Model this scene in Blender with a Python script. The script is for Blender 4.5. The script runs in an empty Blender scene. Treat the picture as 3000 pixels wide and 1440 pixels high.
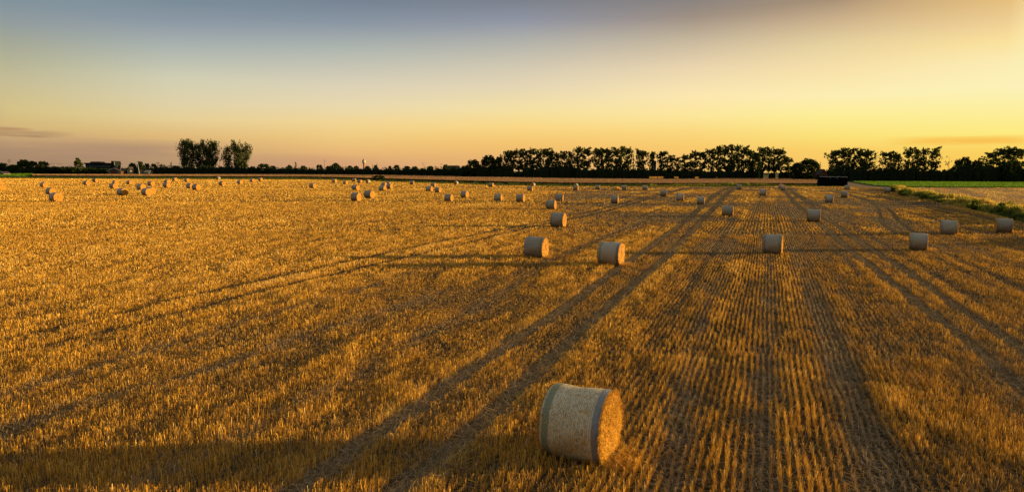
import bpy, math, random
import numpy as np
from mathutils import Vector, Matrix, Euler

random.seed(7)
rng = np.random.default_rng(7)
R = math.radians
scene = bpy.context.scene
C = scene.collection

# ------------------------------------------------------------------ camera
CAM_H = 5.5
FPX = 2000.0                      # focal length in photo pixels (3000 wide)
cam_d = bpy.data.cameras.new('camera')
cam_d.sensor_width = 36.0
cam_d.lens = 36.0 * FPX / 3000.0
cam_d.clip_start = 0.1
cam_d.clip_end = 20000.0
cam = bpy.data.objects.new('camera', cam_d)
C.objects.link(cam)
PITCH = math.atan((720 - 499) / FPX)
ROLL = R(0.38)
CM = Matrix.Translation((0, 0, CAM_H)) @ Matrix.Rotation(R(90) - PITCH, 4, 'X') @ Matrix.Rotation(ROLL, 4, 'Z')
cam.matrix_world = CM
scene.camera = cam
CR = CM.to_3x3()


def ray(px, py):
    v = Vector(((px - 1500) / FPX, -(py - 720) / FPX, -1.0))
    return (CR @ v).normalized()


def at(px, py, z=0.0):
    """The point at height z that the photo shows at pixel (px, py)."""
    d = ray(px, py)
    t = (z - CAM_H) / d.z
    return Vector((d.x * t, d.y * t, z))


def at_depth(px, py, depth):
    """The point the photo shows at (px, py), depth metres ahead."""
    d = ray(px, py)
    return Vector((0, 0, CAM_H)) + d * (depth / d.y)


def az_el(px, py):
    d = ray(px, py)
    return math.degrees(math.atan2(d.x, d.y)), math.degrees(math.asin(d.z))


# ------------------------------------------------------------------ sky
SUN_AZ, SUN_EL = 84.0, 5.4
EXPO = 0.8


def lin(c):
    out = []
    for v in c:
        v = v / 255.0
        out.append(v / 12.92 if v <= 0.04045 else ((v + 0.055) / 1.055) ** 2.4)
    return out


world = bpy.data.worlds.new('World')
scene.world = world
world.use_nodes = True
nt = world.node_tree
nt.nodes.clear()
N, L = nt.nodes, nt.links


def wmath(op, a, b=None, c=None, clamp=False):
    n = N.new('ShaderNodeMath')
    n.operation = op
    n.use_clamp = clamp
    for i, v in enumerate((a, b, c)):
        if v is None:
            continue
        if isinstance(v, (int, float)):
            n.inputs[i].default_value = v
        else:
            L.new(v, n.inputs[i])
    return n.outputs[0]


geo = N.new('ShaderNodeTexCoord')
sep = N.new('ShaderNodeSeparateXYZ')
L.new(geo.outputs['Generated'], sep.inputs[0])
az = wmath('MULTIPLY', wmath('ARCTAN2', sep.outputs[0], sep.outputs[1]), 180 / math.pi)
el = wmath('MULTIPLY', wmath('ARCSINE', sep.outputs[2]), 180 / math.pi)
# colours of the evening sky: (azimuth column, [(photo row, sRGB)...])
COLS = [
    (2, [(0, (150, 160, 160)), (60, (157, 165, 156)), (120, (172, 174, 152)), (180, (188, 184, 150)), (240, (202, 190, 148)),
         (300, (211, 191, 138)), (370, (212, 182, 122)), (410, (192, 157, 117)), (450, (172, 140, 109)), (485, (158, 128, 101))]),
    (40, [(0, (130, 147, 155)), (60, (145, 155, 158)), (120, (163, 167, 150)), (180, (182, 180, 150)), (240, (200, 190, 150)),
          (320, (216, 196, 135)), (370, (214, 184, 122)), (410, (196, 160, 118)), (450, (174, 142, 110)), (485, (160, 130, 102))]),
    (520, [(0, (121, 140, 152)), (70, (143, 155, 167)), (150, (178, 185, 178)), (230, (211, 208, 180)), (300, (225, 211, 170)),
           (350, (232, 208, 150)), (400, (226, 186, 122)), (440, (205, 165, 117)), (485, (182, 146, 112))]),
    (1020, [(0, (118, 131, 147)), (70, (140, 152, 165)), (150, (180, 186, 178)), (250, (222, 211, 185)), (310, (235, 218, 175)),
            (360, (245, 215, 148)), (400, (242, 204, 130)), (440, (236, 188, 120)), (487, (214, 160, 116))]),
    (1520, [(0, (124, 130, 140)), (60, (145, 150, 165)), (120, (178, 178, 172)), (200, (214, 204, 180)), (250, (230, 215, 182)),
            (320, (247, 226, 165)), (370, (252, 218, 135)), (420, (247, 197, 112)), (470, (234, 180, 112))]),
    (2020, [(0, (139, 131, 127)), (50, (160, 145, 131)), (120, (202, 185, 158)), (200, (237, 215, 176)), (280, (255, 233, 178)),
            (340, (255, 232, 155)), (390, (253, 216, 125)), (430, (251, 204, 110)), (480, (246, 192, 108))]),
    (2420, [(0, (168, 144, 117)), (60, (206, 178, 140)), (130, (233, 211, 160)), (200, (250, 226, 170)), (280, (255, 240, 180)),
            (340, (255, 240, 150)), (400, (253, 226, 120)), (440, (252, 208, 102)), (485, (250, 198, 100))]),
    (2920, [(0, (230, 191, 124)), (60, (240, 206, 146)), (120, (253, 226, 156)), (180, (254, 237, 178)), (250, (255, 243, 186)),
            (330, (255, 240, 155)), (390, (255, 236, 128)), (440, (253, 212, 96)), (490, (250, 198, 82))]),
    (2996, [(0, (247, 219, 155)), (60, (252, 229, 166)), (130, (253, 237, 173)), (200, (252, 241, 185)), (260, (254, 243, 186)),
            (330, (255, 240, 155)), (390, (255, 236, 128)), (440, (253, 212, 96)), (490, (250, 198, 82))]),
]
E0, ESPAN = -3.0, 63.0


def mk_ramp(stops):
    r = N.new('ShaderNodeValToRGB')
    r.color_ramp.interpolation = 'LINEAR'
    stops = sorted(stops, key=lambda s: s[0])
    es = r.color_ramp.elements
    while len(es) < len(stops):
        es.new(0.5)
    for e, (p, c) in zip(es, stops):
        e.position = p
    for e, (p, c) in zip(sorted(es, key=lambda e: e.position), stops):
        e.color = (*c, 1)
    return r


pos = wmath('DIVIDE', wmath('SUBTRACT', el, E0), ESPAN, clamp=True)
# far colours, outside the frame: behind the camera the sky is dusky blue, beside it the glow round the sun
BACK = [(-1, (58, 52, 48)), (6, (70, 68, 62)), (16, (104, 108, 108)), (34, (150, 156, 158)), (60, (152, 158, 160))]
SUNSIDE = [(-1, (252, 196, 96)), (4, (255, 236, 150)), (10, (255, 240, 185)), (20, (225, 200, 160)), (34, (175, 175, 185)), (60, (152, 158, 160))]
LEFTSIDE = [(-1, (140, 120, 108)), (4, (190, 165, 135)), (12, (150, 158, 160)), (30, (150, 160, 175)), (60, (152, 158, 160))]
seq = []
seq.append((-180, [((e - E0) / ESPAN, lin(c)) for e, c in BACK]))
seq.append((-84, [((e - E0) / ESPAN, lin(c)) for e, c in LEFTSIDE]))
for px, st in COLS:
    ss = []
    for py, c in st:
        a, e = az_el(px, py)
        ss.append(((e - E0) / ESPAN, lin(c)))
    top = lin(st[0][1])
    zen = lin((152, 158, 160))
    ss.append(((30 - E0) / ESPAN, [0.35 * t + 0.65 * z for t, z in zip(top, zen)]))
    ss.append(((60 - E0) / ESPAN, zen))
    seq.append((az_el(px, 480)[0], ss))
seq.append((SUN_AZ, [((e - E0) / ESPAN, lin(c)) for e, c in SUNSIDE]))
seq.append((180, [((e - E0) / ESPAN, lin(c)) for e, c in BACK]))
cur = None
for i, (a, st) in enumerate(seq):
    r = mk_ramp(st)
    L.new(pos, r.inputs[0])
    if cur is None:
        cur = r.outputs[0]
    else:
        mr = N.new('ShaderNodeMapRange')
        mr.inputs[1].default_value = seq[i - 1][0]
        mr.inputs[2].default_value = a
        L.new(az, mr.inputs[0])
        mx = N.new('ShaderNodeMix')
        mx.data_type = 'RGBA'
        L.new(mr.outputs[0], mx.inputs[0])
        L.new(cur, mx.inputs[6])
        L.new(r.outputs[0], mx.inputs[7])
        cur = mx.outputs[2]


# low clouds: thin banks in the sky
def cloud(cur, az0, azw, el0, elw, colour, amt, seed, sx=0.22, sy=2.2, wob=0.5):
    cmb = N.new('ShaderNodeCombineXYZ')
    L.new(wmath('MULTIPLY', az, sx), cmb.inputs[0])
    L.new(wmath('MULTIPLY', el, sy), cmb.inputs[1])
    cmb.inputs[2].default_value = seed
    nz = N.new('ShaderNodeTexNoise')
    nz.inputs['Scale'].default_value = 1.0
    nz.inputs['Detail'].default_value = 5.0
    L.new(cmb.outputs[0], nz.inputs['Vector'])
    w1 = wmath('SUBTRACT', 1.0, wmath('POWER', wmath('ABSOLUTE', wmath('DIVIDE', wmath('SUBTRACT', az, az0), azw)), 2.0), clamp=True)
    ee = wmath('ADD', el, wmath('MULTIPLY', wmath('SUBTRACT', nz.outputs[0], 0.5), wob))
    w2 = wmath('SUBTRACT', 1.0, wmath('POWER', wmath('ABSOLUTE', wmath('DIVIDE', wmath('SUBTRACT', ee, el0), elw)), 2.0), clamp=True)
    f = wmath('MULTIPLY', wmath('MULTIPLY', w1, w2), wmath('MULTIPLY', nz.outputs[0], 2.0 * amt), clamp=True)
    mx = N.new('ShaderNodeMix')
    mx.data_type = 'RGBA'
    L.new(f, mx.inputs[0])
    L.new(cur, mx.inputs[6])
    mx.inputs[7].default_value = (*lin(colour), 1)
    return mx.outputs[2]


def ael(px, py):
    return az_el(px, py)


a1, e1 = ael(50, 391)
cur = cloud(cur, a1, 3.4, e1, 0.19, (172, 136, 102), 0.8, 1.3, wob=0.7)
a1, e1 = ael(20, 376)
cur = cloud(cur, a1, 1.6, e1, 0.16, (186, 146, 104), 0.9, 3.3, wob=0.4)
a1, e1 = ael(140, 446)
cur = cloud(cur, a1, 10.0, e1, 0.6, (168, 136, 112), 0.5, 4.1, wob=1.4)
a1, e1 = ael(400, 436)
cur = cloud(cur, a1, 7.0, e1, 0.7, (176, 142, 114), 0.55, 9.1, wob=0.8)
a1, e1 = ael(830, 468)
cur = cloud(cur, a1, 8.0, e1, 0.5, (196, 150, 116), 0.35, 2.1, wob=0.6)
a1, e1 = ael(2830, 412)
cur = cloud(cur, a1, 5.2, e1, 0.36, (251, 196, 84), 1.0, 6.7, wob=0.35)

sky = N.new('ShaderNodeTexSky')
sky.sky_type = 'NISHITA'
sky.sun_disc = False
sky.sun_elevation = R(SUN_EL)
sky.sun_rotation = R(SUN_AZ)
sky_mul = N.new('ShaderNodeVectorMath')
sky_mul.operation = 'SCALE'
sky_mul.inputs[3].default_value = 1.0
L.new(sky.outputs[0], sky_mul.inputs[0])
bg1 = N.new('ShaderNodeBackground')
L.new(sky_mul.outputs[0], bg1.inputs[0])
bg1.inputs[1].default_value = 0.05
bg2 = N.new('ShaderNodeBackground')
L.new(cur, bg2.inputs[0])
bg2.inputs[1].default_value = 1.0 / 2 ** EXPO
mxs = N.new('ShaderNodeMixShader')
mxs.inputs[0].default_value = 0.97
L.new(bg1.outputs[0], mxs.inputs[1])
L.new(bg2.outputs[0], mxs.inputs[2])
wout = N.new('ShaderNodeOutputWorld')
L.new(mxs.outputs[0], wout.inputs[0])

# ------------------------------------------------------------------ sun
sun_d = bpy.data.lights.new('sun', 'SUN')
sun_d.energy = 5.0
sun_d.angle = R(0.5)
sun_d.color = (1.0, 0.66, 0.24)
sun = bpy.data.objects.new('sun', sun_d)
C.objects.link(sun)
sdir = Vector((math.sin(R(SUN_AZ)) * math.cos(R(SUN_EL)), math.cos(R(SUN_AZ)) * math.cos(R(SUN_EL)), math.sin(R(SUN_EL))))
sun.rotation_euler = sdir.to_track_quat('Z', 'Y').to_euler()
sun.location = (80, 20, 60)
scene.view_settings.view_transform = 'Standard'
scene.view_settings.look = 'None'
scene.view_settings.exposure = EXPO
scene.view_settings.gamma = 1.0
scene.cycles.max_bounces = 6
scene.cycles.diffuse_bounces = 3
scene.cycles.transmission_bounces = 3
scene.cycles.transparent_max_bounces = 4


# ------------------------------------------------------------------ helpers
def tag(o, label=None, cat=None, group=None, kind=None):
    if label:
        o['label'] = label
    if cat:
        o['category'] = cat
    if group:
        o['group'] = group
    if kind:
        o['kind'] = kind
    return o


def empty(name, loc=(0, 0, 0), rz=0.0):
    o = bpy.data.objects.new(name, None)
    o.location = loc
    o.rotation_euler = (0, 0, rz)
    o.empty_display_size = 0.3
    C.objects.link(o)
    return o


def link(name, me, parent=None, loc=None):
    o = bpy.data.objects.new(name, me)
    C.objects.link(o)
    if parent is not None:
        o.parent = parent
    if loc is not None:
        o.location = loc
    return o


def quad_mesh(name, V, tint=None, mat=None):
    """V: n x 4 x 3 corner points -> one mesh of n quads with a per-face tint."""
    n = len(V)
    me = bpy.data.meshes.new(name)
    me.vertices.add(n * 4)
    me.vertices.foreach_set('co', np.ascontiguousarray(V, dtype=np.float32).ravel())
    me.loops.add(n * 4)
    me.loops.foreach_set('vertex_index', np.arange(n * 4, dtype=np.int32))
    me.polygons.add(n)
    me.polygons.foreach_set('loop_start', np.arange(0, n * 4, 4, dtype=np.int32))
    if tint is not None:
        at_ = me.attributes.new('tint', 'FLOAT', 'FACE')
        at_.data.foreach_set('value', np.asarray(tint, dtype=np.float32))
    me.update(calc_edges=True)
    if mat:
        me.materials.append(mat)
    return me


class MB:
    """Collects boxes, tubes and loose faces into one mesh."""

    def __init__(self):
        self.v, self.f = [], []

    def add(self, vs, fs):
        b = len(self.v)
        self.v += [tuple(p) for p in vs]
        self.f += [tuple(i + b for i in q) for q in fs]

    def box(self, x0, x1, y0, y1, z0, z1):
        self.add([(x0, y0, z0), (x1, y0, z0), (x1, y1, z0), (x0, y1, z0), (x0, y0, z1), (x1, y0, z1), (x1, y1, z1), (x0, y1, z1)],
                 [(0, 3, 2, 1), (4, 5, 6, 7), (0, 1, 5, 4), (1, 2, 6, 5), (2, 3, 7, 6), (3, 0, 4, 7)])

    def tube(self, pts, rad, n=6):
        rings = []
        for i, p in enumerate(pts):
            p = Vector(p)
            d = Vector(pts[min(i + 1, len(pts) - 1)]) - Vector(pts[max(i - 1, 0)])
            d.normalize()
            a = d.orthogonal().normalized() if abs(d.z) < 0.9 else Vector((1, 0, 0))
            a = (a - d * a.dot(d)).normalized()
            b = d.cross(a)
            r = rad[i]
            rings.append([p + (a * math.cos(2 * math.pi * k / n) + b * math.sin(2 * math.pi * k / n)) * r for k in range(n)])
        vs = [v for rg in rings for v in rg]
        fs = []
        for i in range(len(rings) - 1):
            for k in range(n):
                k2 = (k + 1) % n
                fs.append((i * n + k, i * n + k2, (i + 1) * n + k2, (i + 1) * n + k))
        fs.append(tuple(range(n - 1, -1, -1)))
        fs.append(tuple(range((len(rings) - 1) * n, len(rings) * n)))
        self.add(vs, fs)

    def prism(self, poly, z0, z1):
        n = len(poly)
        self.add([(x, y, z0) for x, y in poly] + [(x, y, z1) for x, y in poly],
                 [tuple(range(n - 1, -1, -1)), tuple(range(n, 2 * n))] + [(i, (i + 1) % n, n + (i + 1) % n, n + i) for i in range(n)])

    def mesh(self, name, mat, smooth=False):
        me = bpy.data.meshes.new(name)
        me.from_pydata(self.v, [], self.f)
        me.materials.append(mat)
        if smooth:
            for p in me.polygons:
                p.use_smooth = True
        me.update()
        return me

    def build(self, name, mat, parent=None, smooth=False, loc=None):
        return link(name, self.mesh(name, mat, smooth), parent, loc)


def vnoise(x, y, seed=0):
    """Smooth value noise in 0..1 for numpy arrays."""
    xi, yi = np.floor(x).astype(np.int64), np.floor(y).astype(np.int64)
    xf, yf = x - xi, y - yi
    u, v = xf * xf * (3 - 2 * xf), yf * yf * (3 - 2 * yf)

    def h(a, b):
        k = (a * 374761393 + b * 668265263 + seed * 974711) & 0x7fffffff
        k = ((k ^ (k >> 13)) * 1274126177) & 0x7fffffff
        return ((k ^ (k >> 16)) & 0xffff) / 65535.0
    return (h(xi, yi) * (1 - u) + h(xi + 1, yi) * u) * (1 - v) + (h(xi, yi + 1) * (1 - u) + h(xi + 1, yi + 1) * u) * v


def fbm(x, y, seed=0, oct=3):
    s, a, t = 0, 1.0, 0
    for o in range(oct):
        s = s + a * vnoise(x * 2 ** o, y * 2 ** o, seed + o * 17)
        t += a
        a *= 0.5
    return s / t


def smooth01(x):
    x = np.clip(x, 0, 1)
    return x * x * (3 - 2 * x)


# ------------------------------------------------------------------ materials
def new_mat(name):
    m = bpy.data.materials.new(name)
    m.use_nodes = True
    m.node_tree.nodes.clear()
    return m, m.node_tree.nodes, m.node_tree.links


def out_of(m, n, l, sh):
    o = n.new('ShaderNodeOutputMaterial')
    l.new(sh, o.inputs[0])
    return m


def ramp_node(n, stops):
    r = n.new('ShaderNodeValToRGB')
    es = r.color_ramp.elements
    while len(es) < len(stops):
        es.new(0.5)
    for e, (p, c) in zip(es, stops):
        e.position = p
        e.color = (*c, 1)
    return r


def mat_blade(name, stops, transl=0.3, rough=0.6):
    """Thin straw or leaves, coloured by each face's tint."""
    m, n, l = new_mat(name)
    a = n.new('ShaderNodeAttribute')
    a.attribute_name = 'tint'
    r = ramp_node(n, stops)
    l.new(a.outputs['Fac'], r.inputs[0])
    d = n.new('ShaderNodeBsdfDiffuse')
    t = n.new('ShaderNodeBsdfTranslucent')
    g = n.new('ShaderNodeBsdfGlossy')
    g.inputs['Roughness'].default_value = rough
    l.new(r.outputs[0], d.inputs[0])
    l.new(r.outputs[0], t.inputs[0])
    l.new(r.outputs[0], g.inputs[0])
    x = n.new('ShaderNodeMixShader')
    x.inputs[0].default_value = transl
    l.new(d.outputs[0], x.inputs[1])
    l.new(t.outputs[0], x.inputs[2])
    y = n.new('ShaderNodeMixShader')
    y.inputs[0].default_value = 0.06 if 'straw' in name else 0.015
    l.new(x.outputs[0], y.inputs[1])
    l.new(g.outputs[0], y.inputs[2])
    return out_of(m, n, l, y.outputs[0])


def mat_noise(name, c1, c2, scale=1.0, rough=0.9, detail=6.0, bump=0.0, stretch=(1, 1, 1), c3=None, coord='Object'):
    m, n, l = new_mat(name)
    tc = n.new('ShaderNodeTexCoord')
    mp = n.new('ShaderNodeMapping')
    mp.inputs['Scale'].default_value = stretch
    l.new(tc.outputs[coord], mp.inputs[0])
    nz = n.new('ShaderNodeTexNoise')
    nz.inputs['Scale'].default_value = scale
    nz.inputs['Detail'].default_value = detail
    l.new(mp.outputs[0], nz.inputs['Vector'])
    st = [(0.35, c1), (0.65, c2)] if c3 is None else [(0.3, c1), (0.5, c2), (0.7, c3)]
    r = ramp_node(n, st)
    l.new(nz.outputs[0], r.inputs[0])
    p = n.new('ShaderNodeBsdfPrincipled')
    p.inputs['Roughness'].default_value = rough
    if rough > 0.85:
        p.inputs['Specular IOR Level'].default_value = 0.05
    l.new(r.outputs[0], p.inputs['Base Color'])
    if bump:
        b = n.new('ShaderNodeBump')
        b.inputs['Strength'].default_value = bump
        b.inputs['Distance'].default_value = 0.05
        l.new(nz.outputs[0], b.inputs['Height'])
        l.new(b.outputs[0], p.inputs['Normal'])
    return out_of(m, n, l, p.outputs[0])


M_stub = mat_blade('stubble_straw', [(0.0, (0.46, 0.345, 0.21)), (0.12, (0.27, 0.18, 0.095)), (0.25, (0.27, 0.155, 0.055)), (0.42, (0.50, 0.262, 0.045)), (0.64, (0.80, 0.445, 0.05)), (0.85, (0.95, 0.61, 0.13)), (1.0, (0.92, 0.72, 0.36))], 0.18)
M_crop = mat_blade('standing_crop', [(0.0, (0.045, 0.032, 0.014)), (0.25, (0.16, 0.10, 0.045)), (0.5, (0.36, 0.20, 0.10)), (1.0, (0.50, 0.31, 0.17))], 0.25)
M_grass = mat_blade('meadow_grass', [(0.0, (0.035, 0.06, 0.02)), (0.5, (0.10, 0.14, 0.03)), (0.75, (0.28, 0.27, 0.04)), (1.0, (0.60, 0.42, 0.10))], 0.5)
M_beet = mat_blade('beet_leaves', [(0.0, (0.05, 0.11, 0.015)), (0.6, (0.14, 0.27, 0.02)), (1.0, (0.26, 0.40, 0.05))], 0.4)
M_leaf = mat_blade('tree_leaves', [(0.0, (0.018, 0.034, 0.010)), (0.5, (0.06, 0.085, 0.022)), (1.0, (0.19, 0.18, 0.04))], 0.35)
M_leafd = mat_blade('hedge_leaves', [(0.0, (0.012, 0.022, 0.008)), (0.6, (0.035, 0.055, 0.015)), (1.0, (0.10, 0.12, 0.03))], 0.2)
M_bark = mat_noise('bark', (0.035, 0.028, 0.02), (0.08, 0.062, 0.045), 3.0, 0.95, stretch=(1, 1, 0.3))
M_shrub = mat_blade('shrub_leaves', [(0.0, (0.03, 0.055, 0.012)), (0.5, (0.09, 0.14, 0.02)), (1.0, (0.30, 0.32, 0.05))], 0.55)
M_soil = None


def ground_mat():
    m, n, l = new_mat('soil_and_straw')
    tc = n.new('ShaderNodeTexCoord')
    n1 = n.new('ShaderNodeTexNoise')
    n1.inputs['Scale'].default_value = 9.0
    n1.inputs['Detail'].default_value = 8.0
    l.new(tc.outputs['Object'], n1.inputs['Vector'])
    n2 = n.new('ShaderNodeTexNoise')
    n2.inputs['Scale'].default_value = 0.11
    n2.inputs['Detail'].default_value = 4.0
    l.new(tc.outputs['Object'], n2.inputs['Vector'])
    r1 = ramp_node(n, [(0.3, (0.028, 0.019, 0.009)), (0.52, (0.08, 0.052, 0.024)), (0.72, (0.19, 0.125, 0.055))])
    l.new(n1.outputs[0], r1.inputs[0])
    r2 = ramp_node(n, [(0.35, (0.7, 0.68, 0.66)), (0.65, (1.0, 1.0, 1.0))])
    l.new(n2.outputs[0], r2.inputs[0])
    mx = n.new('ShaderNodeMix')
    mx.data_type = 'RGBA'
    mx.blend_type = 'MULTIPLY'
    mx.inputs[0].default_value = 1.0
    l.new(r1.outputs[0], mx.inputs[6])
    l.new(r2.outputs[0], mx.inputs[7])
    p = n.new('ShaderNodeBsdfPrincipled')
    p.inputs['Roughness'].default_value = 1.0
    p.inputs['Specular IOR Level'].default_value = 0.1
    l.new(mx.outputs[2], p.inputs['Base Color'])
    b = n.new('ShaderNodeBump')
    b.inputs['Strength'].default_value = 0.6
    b.inputs['Distance'].default_value = 0.04
    l.new(n1.outputs[0], b.inputs['Height'])
    l.new(b.outputs[0], p.inputs['Normal'])
    return out_of(m, n, l, p.outputs[0])


M_soil = ground_mat()
M_far = mat_noise('far_land', (0.05, 0.07, 0.025), (0.12, 0.11, 0.045), 0.02, 1.0)
M_path = mat_noise('sandy_soil', (0.17, 0.11, 0.06), (0.26, 0.18, 0.10), 0.8, 1.0)
M_field2 = mat_noise('pale_soil', (0.26, 0.16, 0.08), (0.42, 0.28, 0.14), 0.35, 1.0, stretch=(0.3, 1.5, 1))

# ------------------------------------------------------------------ ground
mb = MB()
mb.add([(-3500, -200, -0.012), (3500, -200, -0.012), (3500, 6000, -0.012), (-3500, 6000, -0.012)], [(0, 1, 2, 3)])
tag(mb.build('ground', M_far), kind='structure')

# far edge of the stubble field in the photo (base line), and the weedy bank that closes it
EDGE = [(-700, 521), (-300, 521.5), (0, 522), (220, 523.5), (590, 525), (890, 526), (1000, 527.5), (1080, 530), (1280, 537), (1480, 543), (1660, 546),
        (1960, 546.5), (2160, 546), (2400, 546), (2500, 546.5), (2600, 553)]
BANK = [(2600, 553), (2622, 560), (2700, 580), (2800, 601), (2900, 625), (3000, 652)]   # foot of the bank
bank_w = [at(px, py) for px, py in BANK]
bd = (bank_w[-1] - bank_w[-3]).normalized()
bank_w += [bank_w[-1] + bd * 40, bank_w[-1] + bd * 110]
edge_w = [at(px, py) for px, py in EDGE]
fieldpoly = [(p.x, p.y) for p in edge_w] + [(p.x, p.y) for p in bank_w[1:]] + [(30, -60), (-90, -60), (edge_w[0].x - 40, 60)]
mb = MB()
mb.add([(x, y, 0.0) for x, y in fieldpoly], [tuple(range(len(fieldpoly)))[::-1]])
tag(mb.build('stubble_field', M_soil), kind='structure')


def inside(poly, x, y):
    """numpy point in polygon."""
    c = np.zeros(len(x), bool)
    n = len(poly)
    for i in range(n):
        x1, y1 = poly[i][:2]
        x2, y2 = poly[(i + 1) % n][:2]
        if y1 == y2:
            continue
        k = ((y1 > y) != (y2 > y)) & (x < (x2 - x1) * (y - y1) / (y2 - y1) + x1)
        c ^= k
    return c


def dist_poly(line, x, y):
    """numpy distance to a polyline (Vectors)."""
    d = np.full(len(x), 1e9)
    for a, b in zip(line[:-1], line[1:]):
        ax, ay, bx, by = a[0], a[1], b[0], b[1]
        dx, dy = bx - ax, by - ay
        t = np.clip(((x - ax) * dx + (y - ay) * dy) / (dx * dx + dy * dy + 1e-9), 0, 1)
        d = np.minimum(d, np.hypot(x - ax - t * dx, y - ay - t * dy))
    return d


def line_w(pts):
    return [at(px, py) for px, py in pts]


RUTS = [line_w(p) for p in [
    [(760, 1530), (888, 1433), (1080, 1293), (1224, 1197), (1355, 1105), (1442, 1050), (1523, 989), (1646, 912), (1769, 820), (1892, 734), (1996, 657), (2045, 615), (2082, 582), (2106, 563), (2126, 553), (2136, 549)],
    [(1050, 1540), (1180, 1440), (1303, 1337), (1442, 1214), (1505, 1155), (1585, 1082), (1677, 998), (1769, 915), (1861, 835), (1953, 755), (2000, 706), (2052, 650), (2094, 607), (2118, 578), (2146, 552), (2150, 549)],
    [(2940, 1099), (2826, 997), (2652, 863), (2502, 742), (2397, 653), (2357, 619), (2330, 595), (2312, 573), (2297, 558), (2290, 550)],
    [(2940, 1099), (3060, 1205), (3200, 1340)],
    [(3150, 1142), (2988, 1025), (2887, 956), (2745, 863), (2664, 802), (2583, 750), (2478, 681), (2403, 625), (2383, 609), (2348, 582), (2330, 568), (2318, 557), (2312, 550)],
]]
THIN = [line_w(p) for p in [
    [(-300, 1065), (0, 1003), (107, 980), (320, 930), (516, 880), (712, 834), (909, 792), (1118, 746), (1398, 687), (1511, 665), (1609, 648), (1664, 632), (1733, 620), (1793, 604), (1870, 584), (1960, 562), (2020, 551)],
    [(-300, 1105), (0, 1044), (144, 1016), (393, 955), (590, 904), (676, 877), (900, 823), (1118, 772), (1400, 706), (1554, 665), (1670, 643), (1745, 626), (1818, 608), (1933, 572), (1990, 558), (2050, 551)],
    [(2430, 560), (2500, 575), (2554, 593), (2572, 609), (2579, 632), (2591, 661), (2624, 685)],
    [(2470, 565), (2540, 585), (2590, 603), (2611, 620), (2630, 645), (2676, 681)],
    [(2790, 628), (2700, 605), (2600, 583), (2500, 566), (2440, 556)],
    [(3000, 668), (2880, 638), (2760, 612), (2640, 588), (2560, 570)],
]]
LANES = [line_w(p) for p in [
    [(1905, 1560), (1960, 1440), (1990, 1200), (2020, 1060), (2060, 930), (2100, 820), (2150, 700)],
    [(2235, 1560), (2236, 1440), (2240, 1200), (2250, 1000), (2255, 900), (2258, 780), (2215, 640)],
    [(2640, 1560), (2580, 1440), (2500, 1230), (2440, 1080), (2390, 930), (2345, 800), (2300, 680)],
    [(-200, 1225), (0, 1171), (262, 1088), (415, 1044), (655, 965), (900, 900), (1150, 820), (1400, 735)],
    [(-200, 1325), (0, 1275), (196, 1206), (437, 1144), (655, 1080), (860, 1000), (1060, 940), (1250, 870)],
    [(200, 1490), (420, 1420), (700, 1290), (1000, 1130), (1200, 1010), (1400, 905), (1560, 800)],
]]

CROSS = line_w([(1980, 1050), (2060, 1058), (2180, 1072), (2290, 1090), (2400, 1112), (2560, 1130), (2700, 1160)])
GOLD = [(at(2600, 1180).x, at(2600, 1180).y, 0.9), (at(2680, 1240).x, at(2680, 1240).y, 0.8), (at(2150, 790).x, at(2150, 790).y, 1.5), (at(2020, 690).x, at(2020, 690).y, 1.4), (at(2320, 800).x, at(2320, 800).y, 1.6)]
ALPHA = R(20.3)          # direction the rows were drilled in, east of straight ahead
ca, sa = math.cos(ALPHA), math.sin(ALPHA)


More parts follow.
